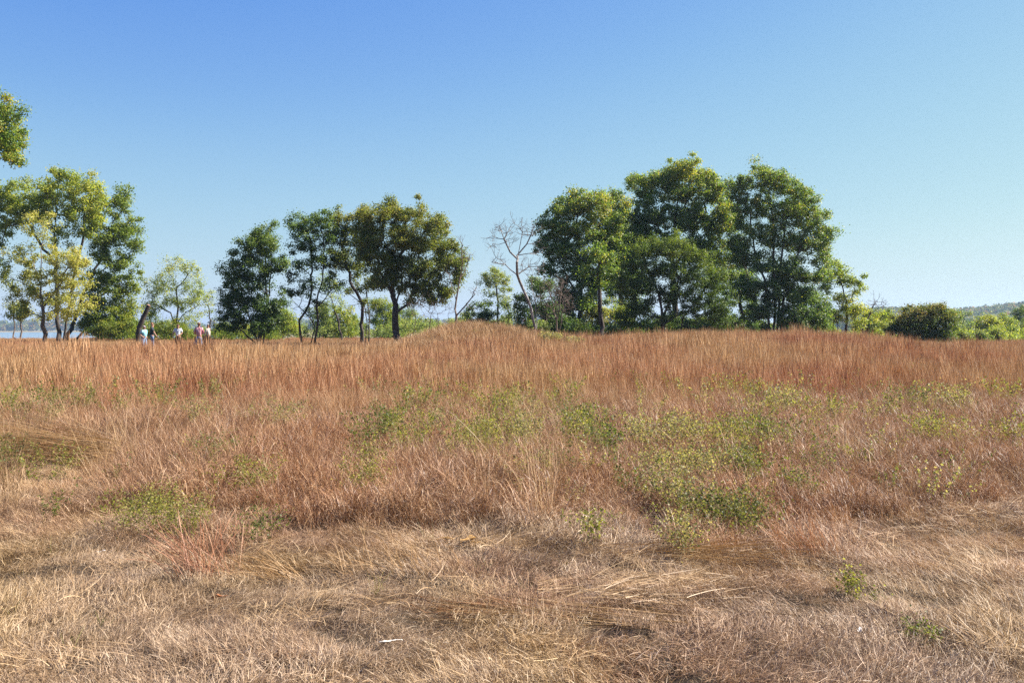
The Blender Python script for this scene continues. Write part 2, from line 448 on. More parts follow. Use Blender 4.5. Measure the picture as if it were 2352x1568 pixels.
def build_trees():
    T = tree
    # --- left side
    T('cottonwood_tree', 'tall cottonwood mostly cut off by the left edge, a leafy branch against the sky', 52,
      [[(-190, 830), (-180, 600), (-150, 420), (-90, 330), (0, 320)], [(-150, 420), (-160, 250), (-150, 120)], [(-180, 560), (-90, 470), (-40, 430)]],
      [(-5, 245, 32, 30), (30, 285, 34, 38), (5, 325, 40, 32), (45, 335, 24, 20), (40, 362, 22, 14), (-70, 300, 60, 60), (-150, 170, 90, 80), (-170, 320, 80, 80), (-110, 440, 60, 50), (-190, 500, 60, 50)],
      'cotton', base_r=.45, per=95, sigma=.26, size=.10, spacing=.5, seed=2)
    T('ash_tree', 'large multi-stemmed tree with yellow-green top behind the small golden tree', 98,
      [[(138, 778), (132, 690), (130, 610), (128, 540), (138, 470)], [(130, 610), (95, 560), (62, 500), (20, 470)], [(143, 778), (165, 650), (190, 540), (200, 470)], [(128, 560), (115, 500), (100, 460)]],
      [(140, 432, 50, 28, 1, .55), (100, 470, 45, 30, 1, .5), (200, 440, 42, 30, 1, .75), (222, 475, 35, 35, 1, .7), (170, 480, 50, 35, 1, .6), (40, 450, 50, 40, 1, .55), (5, 480, 40, 50, 1, .4), (60, 500, 35, 25, .8, .7), (200, 520, 45, 35, .8, .5), (150, 540, 40, 30, .5, .4), (-10, 560, 30, 50, .8, .35)],
      'ygreen', base_r=.38, per=62, sigma=.36, size=.17, spacing=.72, seed=3, spire=8)
    T('ash_tree', 'broad green tree right of the golden tree, its limbs arching low to the right', 101,
      [[(150, 778), (175, 720), (205, 640), (240, 570), (275, 500)], [(205, 640), (250, 610), (300, 580)], [(180, 715), (230, 680), (290, 650)], [(160, 760), (210, 735), (270, 715)]],
      [(283, 470, 28, 24, 1, .3), (290, 515, 36, 35, 1, .4), (260, 540, 38, 35, .9, .5), (300, 560, 32, 35, 1, .35), (245, 590, 40, 35, .8, .4), (290, 615, 34, 30, 1, .35), (240, 645, 48, 32, 1, .4), (285, 665, 38, 30, 1, .6), (225, 695, 45, 30, 1, .4), (280, 712, 44, 30, 1, .65), (200, 740, 50, 20, .8, .4), (285, 752, 36, 20, .8, .5), (240, 740, 40, 22, 1, .5)],
      'green', base_r=.36, per=64, sigma=.36, size=.17, spacing=.68, seed=4, spire=6)
    T('maple_tree', 'small golden-leaved tree standing in front at the left end of the field', 86,
      [[(103, 780), (102, 720), (96, 640), (96, 560), (105, 510)], [(100, 690), (60, 655), (30, 640)], [(102, 700), (140, 650), (160, 600)], [(98, 650), (75, 600), (60, 560)]],
      [(100, 505, 38, 22, .55, .75), (90, 540, 40, 25, .5, .65), (60, 585, 42, 26, 1, .6), (140, 590, 48, 28, .9, .75), (170, 610, 35, 28, 1, .85), (100, 630, 50, 28, .9, .6), (30, 640, 32, 28, .9, .35), (165, 650, 44, 28, 1, .8), (70, 670, 50, 24, .9, .6), (130, 690, 48, 26, 1, .75), (40, 705, 36, 22, .9, .5), (180, 700, 34, 22, .9, .8), (140, 725, 44, 18, .9, .85), (60, 722, 36, 16, .7, .7)],
      'gold', bm='bark_brown', base_r=.26, per=52, sigma=.30, size=.14, spacing=.66, seed=5)
    T('sapling_tree', 'thin pole-like young tree at the left, closest to the frame edge, with the lake behind', 112, [[(29, 776), (31, 740), (34, 700)]], [(34, 715, 18, 16, .7), (30, 700, 16, 14, .7)], 'gold', bm='bark_brown', base_r=.10, per=40, sigma=.3, size=.15, seed=6, group='thin young trees by the lake')
    T('sapling_tree', 'thin straight young tree between the edge pole and the golden tree, lake behind', 110, [[(49, 777), (48, 735), (50, 700)]], [(50, 705, 22, 14, .7), (62, 715, 16, 12, .6)], 'gold', bm='bark_brown', base_r=.13, per=40, sigma=.3, size=.15, seed=7, group='thin young trees by the lake')
    T('bush', 'green brush at the foot of the broad green tree, left of the broken trunk', 99, [[(250, 776), (255, 750)], [(285, 776), (280, 748)], [(225, 776), (222, 755)]],
      [(225, 752, 30, 14), (262, 750, 30, 18), (296, 748, 22, 22), (245, 762, 60, 10)], 'green', base_r=.06, per=60, sigma=.3, size=.14, seed=8, cat='bush')
    # leaning broken trunk
    rt = empty('broken_tree', G(316, 93)); tag(rt, 'dark broken leaning trunk with a sawn pale top, left of the people', 'broken tree')
    sk = Skeleton(); c = rt.location
    base = G(316, 93)
    sk.stem([base - [0, 0, .2], P(320, 752, 93), P(330, 728, 93), P(341, 703, 93)], -1, wob=.03)
    p = np.array([q - base for q in sk.p]); par = np.array(sk.par); ix = np.where(par >= 0)[0]
    rr = np.linspace(.26, .19, len(p))
    v, f = tube_mesh(p[par[ix]], p[ix], rr[par[ix]], rr[ix], 10)
    link('trunk', mesh_np('trunk', v, f, 4, M['bark'], smooth=True), rt)
    # cap
    top = p[-1]; ang = np.arange(10) * 2 * math.pi / 10
    dirv = (p[-1] - p[-2]) / np.linalg.norm(p[-1] - p[-2]); a = np.cross(dirv, [0, 1, 0]); a /= np.linalg.norm(a); b = np.cross(dirv, a)
    cv = [top + dirv * .1 + (a * math.cos(t) + b * math.sin(t)) * .19 for t in ang] + [top + dirv * .17]
    M['cutwood'] = plain_mat('cut_wood', (.42, .24, .16))
    link('sawn_top', mesh_np('sawn_top', np.array(cv), np.array([[i, (i + 1) % 10, 10] for i in range(10)]), 3, M['cutwood']), rt)
    # pale tree behind the people
    T('locust_tree', 'pale yellow-green airy tree with dark leaning trunk behind the people', 108,
      [[(384, 778), (396, 755), (409, 733), (408, 705), (402, 660), (404, 620)], [(409, 733), (430, 715), (455, 700)], [(405, 740), (390, 718), (360, 700)], [(404, 660), (425, 640), (440, 620)]],
      [(405, 606, 40, 18, .6, .85), (380, 630, 38, 20, .5, .7), (440, 622, 28, 22, .6, .8), (345, 650, 30, 20, .8, .4), (385, 665, 50, 25, .8, .5), (440, 660, 34, 26, .8, .5), (355, 690, 36, 22, .9, .35), (410, 695, 48, 20, 1, .45), (458, 690, 26, 26, .8, .55), (440, 725, 30, 20, .6, .5), (345, 720, 26, 22, .7, .2)],
      'pale', base_r=.24, per=46, sigma=.38, size=.14, spacing=.78, seed=9)
    T('locust_tree', 'slim pale tree at the left edge of the dark grove, behind the person in cream', 118,
      [[(482, 776), (484, 735), (480, 690)]], [(480, 690, 18, 25, .7), (492, 720, 14, 20, .6), (470, 712, 12, 16, .6)], 'pale', base_r=.12, per=40, sigma=.36, size=.14, spacing=.75, seed=10)
    T('locust_tree', 'thin upright pale tree behind the people, left of the leaning dark trunk', 116,
      [[(358, 778), (357, 745), (352, 700)], [(375, 778), (374, 745), (378, 715)]], [(352, 712, 24, 22, .7), (376, 738, 20, 14, .5), (350, 744, 16, 14, .6)], 'palegreen', base_r=.14, per=40, sigma=.36, size=.14, spacing=.75, seed=11)
    # --- middle group
    T('elm_tree', 'dark bushy tree at the left end of the middle grove, leafy to the ground', 80,
      [[(597, 782), (600, 740), (614, 690), (608, 640), (606, 580)], [(604, 782), (612, 730), (640, 700), (655, 680)], [(614, 690), (620, 650), (622, 600)], [(598, 770), (570, 720), (545, 690)], [(598, 775), (560, 760), (530, 740)]],
      [(600, 545, 28, 22, 1, .8), (575, 570, 38, 26, 1, .7), (620, 570, 34, 26, 1, .8), (560, 600, 30, 24, .9, .6), (600, 610, 46, 26, .9, .6), (640, 605, 20, 26, .8, .6), (535, 620, 26, 22, .9, .5), (540, 655, 32, 26, 1, .3), (580, 660, 36, 28, .9, .3), (525, 695, 28, 26, .9, .2), (560, 700, 40, 30, 1.1, .15), (610, 705, 34, 30, 1, .2), (645, 690, 20, 24, .8, .3), (540, 738, 36, 22, 1, .15), (590, 745, 40, 22, 1.2, .15), (625, 735, 24, 24, 1, .2), (512, 752, 18, 10, .6, .2)],
      'dark', base_r=.26, per=70, sigma=.27, size=.125, spacing=.55, seed=12, spire=6, spacing_k=.9)
    T('elm_tree', 'slender forked tree with open crown, second from the left in the middle grove', 82,
      [[(689, 784), (690, 735), (708, 700), (716, 650), (712, 590), (705, 520)], [(722, 784), (730, 740), (728, 690), (740, 640), (745, 560), (740, 510)], [(728, 700), (760, 670), (790, 650)], [(710, 770), (722, 750), (700, 720), (670, 690)]],
      [(685, 515, 28, 24, 1, .6), (740, 508, 30, 20, 1, .6), (710, 535, 40, 26, .9, .5), (755, 545, 26, 26, .9, .4), (680, 560, 26, 24, .9, .4), (720, 580, 34, 26, .8, .4), (690, 610, 26, 24, .7, .3), (745, 600, 30, 26, .8, .3), (670, 640, 22, 22, .7, .2), (710, 650, 30, 22, .5, .3), (750, 650, 26, 22, .5, .4), (690, 680, 24, 18, .5, .3), (665, 670, 18, 20, .6, .3), (775, 655, 20, 16, .5, .3), (715, 700, 20, 16, .4, .3)],
      'dark', base_r=.22, per=62, sigma=.28, size=.13, spacing=.58, seed=13, spire=6, extra=[(690, 690, 40, 30, .5), (750, 700, 40, 40, .4)])
    T('elm_tree', 'olive-topped tree with several dark stems, just left of the big round tree', 83,
      [[(828, 784), (832, 735), (835, 700), (815, 660), (795, 600)], [(845, 784), (848, 730), (842, 690), (835, 640)], [(838, 784), (843, 745), (838, 700), (850, 650)], [(860, 782), (856, 745), (838, 715)], [(835, 700), (800, 672), (780, 640)]],
      [(785, 505, 24, 18, 1, .8), (830, 500, 24, 18, .9, .9), (770, 540, 34, 26, 1, .6), (815, 540, 36, 28, 1, .7), (790, 580, 44, 28, 1, .5), (845, 570, 26, 30, 1, .5), (775, 610, 30, 20, .8, .3), (825, 610, 40, 24, .9, .4), (860, 640, 24, 24, .8, .4), (830, 650, 26, 16, .6, .5), (810, 665, 20, 14, .5, .4), (850, 690, 20, 16, .4, .5), (760, 640, 20, 14, .6, .4)],
      'oak', base_r=.24, per=66, sigma=.28, size=.13, spacing=.56, seed=14, spire=5, extra=[(830, 700, 40, 30, .5)])
    T('oak_tree', 'big round-crowned olive-green tree on a forked trunk beside the grassy mound', 76,
      [[(912, 778), (908, 720), (902, 680), (882, 640), (870, 600)], [(904, 700), (922, 660), (915, 600)], [(908, 715), (935, 700), (950, 668), (990, 640)], [(902, 680), (905, 620), (930, 570), (950, 530)]],
      [(858, 500, 36, 26, 1, .8), (835, 530, 24, 26, 1, .6), (905, 490, 44, 22, 1, .7), (955, 500, 40, 24, 1, .6), (1000, 520, 34, 26, 1, .6), (850, 545, 38, 34, 1, .5), (900, 545, 48, 34, 1, .6), (955, 555, 50, 36, 1, .6), (1010, 570, 38, 36, 1, .5), (870, 600, 48, 36, 1, .3), (925, 610, 50, 36, 1, .3), (985, 620, 48, 34, 1, .4), (1035, 610, 28, 28, .9, .4), (1050, 590, 18, 26, .7, .4), (960, 662, 46, 18, .9, .25), (1005, 670, 34, 18, .8, .3), (890, 645, 34, 16, .7, .2), (1045, 640, 16, 14, .7, .4), (1000, 690, 22, 12, .7, .4), (1030, 670, 22, 16, .7, .4), (870, 650, 20, 14, .7, .3), (950, 690, 18, 10, .5, .3), (1060, 615, 14, 16, .6, .5), (845, 575, 20, 24, 1, .3)],
      'oak', base_r=.36, per=78, sigma=.27, size=.12, spacing=.53, seed=15, spire=4, spacing_k=.92)
    bare_tree('dead_tree', 'thin half-bare tree with crooked grey limbs at the right side of the big round tree', 74,
      [[(1047, 770), (1048, 725), (1047, 690), (1055, 640), (1070, 610), (1080, 585)], [(1047, 690), (1038, 660), (1030, 630)], [(1049, 730), (1070, 700), (1090, 668)], [(1055, 640), (1062, 600), (1060, 570)]],
      [(1075, 595, 14, 16, .7), (1092, 665, 14, 22, .7), (1060, 560, 14, 14, .6), (1035, 620, 14, 18, .6), (1085, 700, 12, 12, .4)], 'bark_brown', base_r=.13, seed=16)
    bare_tree('dead_bush', 'tangle of bare arching twigs just right of the round tree trunk', 71,
      [[(945, 768), (955, 730), (950, 700)], [(985, 762), (990, 720), (1000, 700)], [(1010, 760), (1005, 720), (990, 690)]],
      [(960, 705, 30, 24, .6), (1000, 705, 30, 26, .7), (1030, 720, 20, 18, .6), (980, 735, 30, 16, .5)], 'bark_brown', base_r=.05, tip_r=.006, seed=17, cat='bush')
    # understorey behind the middle group
    und = [(655, 735, 34, 30, 'ygreen', 'yellow-green bush behind the grove, between the dark bushy and the slender forked tree'),
           (790, 740, 34, 32, 'ygreen', 'yellowish bush behind the grove, right of the slender forked trunks'),
           (740, 725, 32, 36, 'palegreen', 'pale green tree-like bush seen between the two slender trunks'),
           (880, 720, 36, 42, 'green', 'light green bush behind the stem of the big round tree'),
           (935, 735, 32, 30, 'palegreen', 'pale green bush filling the gap right of the round tree stem')]
    for i, (x, y, rx, ry, lm, lab) in enumerate(und):
        d = 112 + 3 * i
        T('bush', lab, d, [[(x - 6, 778), (x - 4, y), (x - 12, y - ry * .6)], [(x + 8, 778), (x + 10, y), (x + 14, y - ry * .5)]],
          [(x - rx * .4, y - ry * .2, rx * .7, ry * .7, 1.5), (x + rx * .4, y, rx * .7, ry * .8, 1.5), (x, y + ry * .5, rx * 1.2, ry * .6, 1.6), (x, y - ry * .5, rx * .6, ry * .5, 1.4)],
          lm, base_r=.10, per=48, sigma=.36, size=.15, spacing=.8, seed=20 + i, cat='bush', group='bushes seen through the middle grove')
    T('birch_tree', 'slanting young tree with thin yellowing crown behind the middle grove', 104,
      [[(785, 780), (778, 740), (765, 700), (752, 660)]], [(755, 665, 28, 20, .6, .6), (775, 690, 24, 20, .6, .5), (750, 640, 20, 16, .5, .4), (790, 710, 22, 18, .6, .7)], 'ygreen', base_r=.15, per=40, sigma=.35, size=.14, spacing=.75, seed=27)
    # --- gap between the groups
    T('locust_tree', 'small light green tree with a mushroom-shaped crown in the gap between the groves', 106,
      [[(1145, 770), (1144, 720), (1142, 680), (1135, 650)]], [(1135, 630, 26, 16, 1, .8), (1120, 645, 20, 16, 1, .7), (1150, 640, 22, 18, .9, .8), (1160, 668, 18, 20, .6, .7), (1128, 668, 14, 14, .5, .5), (1165, 700, 14, 18, .5, .6), (1118, 690, 12, 14, .4, .5)],
      'palegreen', base_r=.15, per=56, sigma=.32, size=.14, spacing=.62, seed=28)
    T('bush', 'dark green rounded bush below the mushroom-crowned tree', 100, [[(1110, 770), (1108, 730)], [(1095, 770), (1092, 740)]],
      [(1105, 705, 22, 18, 1), (1120, 725, 26, 22, 1), (1090, 725, 24, 22, 1), (1108, 745, 36, 16, 1)], 'dark', base_r=.08, per=60, sigma=.3, size=.14, seed=29, cat='bush')
    T('bush', 'greyish green bush in front of the mushroom-crowned tree, left of the dead tree', 98, [[(1165, 768), (1168, 720)], [(1150, 768), (1148, 735)]],
      [(1165, 700, 22, 28, .6), (1150, 735, 24, 18, .9), (1175, 735, 20, 22, .8)], 'palegreen', base_r=.07, per=46, sigma=.3, size=.13, seed=30, cat='bush')
    T('bush', 'low pale bush at the far left of the gap, beside the mound', 120, [[(1075, 768), (1078, 730)]], [(1078, 725, 20, 18, .8), (1062, 740, 18, 12, .8)], 'palegreen', base_r=.07, per=46, sigma=.34, size=.15, seed=31, cat='bush')
    bare_tree('dead_tree', 'bare pale grey dead tree with two curving stems, in front of the right grove', 72,
      [[(1230, 775), (1229, 750), (1213, 690), (1200, 660), (1188, 632), (1187, 605), (1191, 579), (1200, 532)], [(1232, 774), (1233, 750), (1231, 696), (1220, 645), (1195, 618)],
       [(1187, 610), (1172, 580), (1158, 550), (1147, 520)], [(1165, 565), (1145, 548), (1121, 545)], [(1188, 625), (1160, 606), (1130, 603)], [(1191, 579), (1210, 560), (1226, 520)], [(1191, 590), (1215, 582), (1238, 582)], [(1195, 618), (1215, 612), (1235, 612)], [(1158, 550), (1165, 535), (1172, 520)]],
      [(1148, 530, 18, 18, .9), (1125, 548, 14, 14, .8), (1135, 570, 16, 12, .6), (1200, 530, 14, 18, .8), (1220, 530, 16, 20, .9), (1235, 570, 14, 16, .8), (1150, 600, 20, 12, .6), (1170, 555, 16, 22, .6), (1235, 620, 22, 24, .7), (1210, 610, 20, 20, .5), (1180, 520, 14, 16, .5)],
      'bark_pale', base_r=.15, seed=32, spacing=.24, tip_r=.0065)
    bare_tree('dead_tree', 'bushy bare brown tree of fine upright twigs, right of the pale dead tree', 73,
      [[(1277, 775), (1278, 735), (1272, 700), (1260, 660)], [(1278, 735), (1286, 690), (1295, 650)], [(1272, 710), (1250, 690), (1235, 680)], [(1280, 775), (1290, 720), (1302, 690)]],
      [(1262, 665, 18, 28, .9), (1290, 665, 18, 30, 1), (1300, 700, 16, 24, .8), (1245, 690, 16, 18, .7), (1275, 700, 24, 24, .8), (1250, 720, 20, 18, .5)], 'bark_brown', base_r=.09, seed=33, spacing=.19, tip_r=.007)
    T('bush', 'dark shaded thicket behind the pale dead tree', 86, [[(1205, 770), (1206, 720)], [(1250, 770), (1250, 700)], [(1225, 770), (1224, 700)]],
      [(1200, 690, 22, 24, 1.1), (1225, 655, 20, 18, .8, .7), (1250, 665, 26, 26, 1, .4), (1215, 725, 34, 30, 1.3, .1), (1255, 720, 34, 36, 1.3, .1), (1290, 740, 30, 26, 1.3, .1)], 'dark', base_r=.09, per=72, sigma=.3, size=.14, seed=34, cat='bush')
    # --- right grove
    T('cottonwood_tree', 'leafy cottonwood forming the left shoulder of the right grove', 92,
      [[(1328, 775), (1332, 720), (1336, 650), (1330, 580), (1325, 500)], [(1336, 650), (1355, 600), (1375, 540), (1385, 480)], [(1334, 690), (1310, 650), (1285, 600), (1270, 540)]],
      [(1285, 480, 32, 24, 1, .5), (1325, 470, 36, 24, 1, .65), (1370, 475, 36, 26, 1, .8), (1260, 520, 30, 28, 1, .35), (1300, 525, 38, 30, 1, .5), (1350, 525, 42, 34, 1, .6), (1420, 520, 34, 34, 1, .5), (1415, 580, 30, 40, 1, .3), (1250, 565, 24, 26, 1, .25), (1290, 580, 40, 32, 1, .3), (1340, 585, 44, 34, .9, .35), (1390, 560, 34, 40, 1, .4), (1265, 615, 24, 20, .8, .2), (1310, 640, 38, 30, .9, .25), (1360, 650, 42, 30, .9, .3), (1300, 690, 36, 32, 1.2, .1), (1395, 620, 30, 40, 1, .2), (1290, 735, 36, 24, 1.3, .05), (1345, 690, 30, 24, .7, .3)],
      'cotton', base_r=.32, per=66, sigma=.31, size=.155, spacing=.62, seed=40, spire=8, spacing_k=.88)
    T('cottonwood_tree', 'small cottonwood on a dark trunk in front of the left shoulder of the right grove', 84,
      [[(1384, 782), (1381, 735), (1378, 690), (1374, 640), (1372, 590)]], [(1372, 580, 26, 30, .9, .4), (1395, 610, 26, 28, .8, .3), (1358, 625, 24, 22, .8, .4), (1378, 655, 24, 20, .7, .3), (1400, 690, 16, 14, .5, .4), (1352, 690, 16, 16, .5, .4)], 'cotton', base_r=.28, per=60, sigma=.3, size=.15, spacing=.6, seed=41)
    T('cottonwood_tree', 'yellow-tinged cottonwood at the back between the shoulder and the tallest tree', 102,
      [[(1425, 775), (1425, 650), (1420, 540), (1415, 480)]], [(1400, 470, 28, 22, .9, .85), (1435, 470, 30, 24, .9, .8), (1420, 510, 36, 34, 1, .6), (1440, 560, 34, 40, 1, .3), (1415, 600, 30, 40, .9, .3), (1440, 660, 30, 40, .9, .2)],
      'cotton', base_r=.3, per=60, sigma=.34, size=.16, spacing=.68, seed=42, spire=6, spacing_k=.88)
    T('cottonwood_tree', 'tallest cottonwood, its ragged top the highest point of the right grove', 96,
      [[(1548, 776), (1548, 650), (1545, 580), (1550, 500), (1555, 430)], [(1546, 600), (1520, 540), (1490, 470), (1465, 430)], [(1548, 620), (1580, 560), (1610, 500), (1630, 430)], [(1552, 520), (1580, 460), (1590, 410)]],
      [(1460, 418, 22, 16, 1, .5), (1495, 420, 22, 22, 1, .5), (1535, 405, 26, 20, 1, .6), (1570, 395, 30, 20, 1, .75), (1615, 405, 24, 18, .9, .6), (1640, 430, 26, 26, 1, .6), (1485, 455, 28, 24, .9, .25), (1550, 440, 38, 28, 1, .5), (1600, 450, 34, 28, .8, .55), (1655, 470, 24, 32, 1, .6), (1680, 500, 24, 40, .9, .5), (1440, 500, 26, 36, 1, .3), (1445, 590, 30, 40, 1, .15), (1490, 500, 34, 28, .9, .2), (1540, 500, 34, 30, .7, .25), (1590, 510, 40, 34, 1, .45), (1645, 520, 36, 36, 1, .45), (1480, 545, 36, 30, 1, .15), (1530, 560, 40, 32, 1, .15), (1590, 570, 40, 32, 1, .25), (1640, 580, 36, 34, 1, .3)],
      'cotton', base_r=.42, per=66, sigma=.31, size=.155, spacing=.62, seed=43, spire=10, spacing_k=.86)
    T('cedar_tree', 'dense dark green round tree in front of the tallest cottonwood', 82,
      [[(1522, 778), (1522, 730), (1516, 690), (1500, 640), (1480, 600)], [(1522, 725), (1545, 680), (1570, 620)], [(1560, 778), (1570, 730), (1600, 690), (1630, 650)], [(1520, 740), (1560, 722), (1610, 705)]],
      [(1480, 575, 34, 22, 1, .7), (1515, 572, 34, 22, 1, .75), (1570, 580, 36, 22, 1, .8), (1610, 600, 36, 26, 1, .7), (1450, 610, 28, 26, 1, .4), (1490, 620, 44, 30, 1.1, .3), (1545, 620, 46, 32, 1.1, .4), (1600, 640, 44, 32, 1.1, .4), (1640, 650, 24, 34, 1, .35), (1440, 660, 24, 30, 1, .2), (1425, 640, 22, 20, .8, .5), (1655, 625, 20, 16, .8, .6), (1668, 690, 20, 30, .9, .2), (1440, 725, 26, 26, 1.1, .1), (1655, 735, 26, 22, 1.1, .1), (1500, 560, 20, 12, .8, .9), (1555, 555, 22, 12, .8, .9), (1480, 670, 42, 32, 1.2, .1), (1540, 675, 46, 32, 1.2, .1), (1600, 690, 42, 30, 1.1, .2), (1640, 700, 24, 24, .9, .2), (1470, 715, 36, 22, .9, .1), (1540, 725, 36, 22, .6, .1), (1600, 728, 34, 20, .5, .2)],  # lit top and shaded base of the dome are painted through the lobe tints
      'cedar', base_r=.26, per=60, sigma=.25, size=.115, spacing=.52, seed=44, spacing_k=1.0, tspread=.2, thick=.5, spire=10)
    T('cottonwood_tree', 'leaning cottonwood with sky showing under it, between dark round tree and widest tree', 94,
      [[(1710, 776), (1706, 725), (1698, 690), (1680, 665), (1660, 640)], [(1698, 690), (1715, 640), (1700, 580), (1670, 520)], [(1706, 620), (1690, 560), (1660, 530)]],
      [(1670, 500, 26, 30, 1, .6), (1650, 560, 20, 20, .5, .7), (1665, 620, 24, 28, .7, .8), (1690, 560, 22, 30, .8, .4), (1690, 640, 28, 28, .9, .2), (1670, 680, 28, 24, .9, .2), (1655, 715, 22, 22, .8, .3), (1700, 735, 24, 18, .7, .4), (1715, 690, 20, 26, .8, .2)],
      'cotton', base_r=.28, per=60, sigma=.32, size=.155, spacing=.62, seed=45)
    T('cottonwood_tree', 'widest multi-stemmed cottonwood at the right end of the grove, airy round crown', 90,
      [[(1768, 776), (1765, 700), (1755, 640), (1735, 580), (1720, 500)], [(1776, 776), (1778, 690), (1772, 610), (1775, 520), (1760, 440)], [(1790, 776), (1798, 700), (1808, 640), (1830, 580), (1850, 530)], [(1782, 776), (1790, 700), (1788, 620), (1800, 540), (1810, 470)], [(1765, 690), (1740, 640), (1700, 600)], [(1805, 650), (1840, 640), (1880, 620)]],
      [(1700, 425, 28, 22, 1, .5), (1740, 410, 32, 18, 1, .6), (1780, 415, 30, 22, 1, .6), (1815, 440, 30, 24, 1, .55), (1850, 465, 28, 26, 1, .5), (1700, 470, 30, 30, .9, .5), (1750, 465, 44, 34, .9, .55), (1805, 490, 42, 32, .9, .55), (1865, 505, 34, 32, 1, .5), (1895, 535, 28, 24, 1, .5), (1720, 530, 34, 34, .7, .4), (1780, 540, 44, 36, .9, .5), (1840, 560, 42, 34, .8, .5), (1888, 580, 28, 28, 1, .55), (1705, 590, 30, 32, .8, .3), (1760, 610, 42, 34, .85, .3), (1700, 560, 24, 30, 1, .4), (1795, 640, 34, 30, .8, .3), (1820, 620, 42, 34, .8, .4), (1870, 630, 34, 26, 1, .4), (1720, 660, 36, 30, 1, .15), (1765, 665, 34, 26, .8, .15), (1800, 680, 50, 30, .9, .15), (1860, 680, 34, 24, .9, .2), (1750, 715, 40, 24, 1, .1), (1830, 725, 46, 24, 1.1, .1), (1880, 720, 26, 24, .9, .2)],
      'cotton2', base_r=.36, per=62, sigma=.31, size=.145, spacing=.62, seed=46, spire=8, spacing_k=.86, extra=[(1780, 560, 50, 60, .8), (1840, 560, 30, 60, .6)])
    T('maple_tree', 'smaller yellow-green tree at the right foot of the grove with two dark curved stems', 93,
      [[(1930, 780), (1924, 745), (1912, 715), (1895, 695)], [(1940, 780), (1946, 735), (1945, 690), (1930, 650)], [(1945, 700), (1960, 670), (1965, 640)]],
      [(1915, 612, 22, 14, 1, .35), (1900, 635, 24, 18, 1, .3), (1935, 635, 26, 20, .9, .4), (1965, 645, 24, 20, .9, .4), (1905, 665, 20, 14, .8, .3), (1975, 665, 14, 14, .7, .5), (1940, 690, 30, 20, 1, .8), (1960, 715, 30, 20, 1, .75), (1935, 725, 28, 16, .9, .7), (1975, 740, 24, 16, .8, .6)],
      'ygreen', base_r=.2, per=56, sigma=.30, size=.14, spacing=.58, seed=47)
    T('elm_tree', 'dark shaded tree at the back, filling between the grove shoulder and the dense round tree', 106,
      [[(1432, 775), (1432, 700), (1425, 640)], [(1455, 776), (1458, 700), (1462, 620)]],
      [(1425, 600, 34, 40, 1.2, .2), (1460, 570, 30, 36, 1.2, .2), (1420, 670, 32, 34, 1, .15), (1465, 650, 32, 40, 1.2, .1), (1455, 710, 40, 26, 1, .1)],
      'dark', base_r=.26, per=60, sigma=.34, size=.16, spacing=.66, seed=52)
    T('elm_tree', 'shaded tree at the back behind the leaning cottonwood', 108,
      [[(1650, 776), (1648, 700), (1640, 640)], [(1735, 776), (1738, 700), (1730, 640)]],
      [(1640, 640, 30, 40, 1.1, .3), (1725, 650, 34, 40, 1.1, .25), (1640, 700, 30, 26, .9, .2), (1735, 715, 34, 26, 1, .2), (1700, 600, 24, 30, .7, .3)],
      'dark', base_r=.24, per=60, sigma=.34, size=.16, spacing=.66, seed=53)
    T('elm_tree', 'low dark tree at the back, right of the widest cottonwood stems', 106,
      [[(1850, 776), (1852, 720), (1845, 680)]],
      [(1840, 690, 40, 30, 1.2, .2), (1875, 710, 34, 30, 1.2, .2), (1835, 740, 50, 20, 1.3, .1)],
      'dark', base_r=.2, per=60, sigma=.34, size=.16, spacing=.66, seed=54)
    # shrubs under the right grove
    sh = [(1365, 722, 30, 24, 'gold', 'yellow bush under the left shoulder of the right grove', 98),
          (1420, 725, 30, 22, 'ygreen', 'yellow-green bush just right of the small cottonwood trunk', 99),
          (1240, 752, 24, 12, 'palegreen', 'low pale green bush at the feet of the bare trees', 80),
          (1475, 748, 30, 14, 'dark', 'low dark brush under the left half of the dense round tree', 95),
          (1625, 745, 34, 18, 'green', 'green brush under the right half of the dense round tree', 96),
          (1680, 752, 24, 12, 'orange', 'low orange-tinged brush under the leaning cottonwood', 97),
          (1890, 752, 26, 18, 'green', 'green brush at the right foot of the widest cottonwood', 99),
          (2000, 745, 30, 30, 'ygreen', 'yellow-green thicket left of the dark rounded thicket, nearer the grove', 108),
          (2035, 740, 30, 28, 'ygreen', 'yellow bush touching the left side of the dark rounded thicket', 112)]
    for i, (x, y, rx, ry, lm, lab, d) in enumerate(sh):
        T('bush', lab, d, [[(x - 6, 778), (x - 8, y - ry * .3)], [(x + 8, 778), (x + 10, y - ry * .2)]],
          [(x - rx * .4, y, rx * .7, ry * .9, 1.5), (x + rx * .4, y, rx * .7, ry * .9, 1.5), (x, y - ry * .4, rx * .6, ry * .7, 1.5), (x, y + ry * .5, rx * 1.15, ry * .6, 1.6)],
          lm, base_r=.07, per=56, sigma=.3, size=.145, spacing=.66, seed=60 + i, cat='bush', group='bushes along the foot of the right grove')
    bare_tree('dead_tree', 'bare forked twig tree above the yellow bushes at the right foot of the grove', 96,
      [[(1975, 780), (1985, 745), (2000, 722), (2025, 700)], [(2000, 722), (2008, 700), (2012, 690)]], [(2012, 695, 16, 14, .8), (2030, 698, 10, 8, .8), (1995, 710, 14, 10, .4)], 'bark_brown', base_r=.09, seed=72)
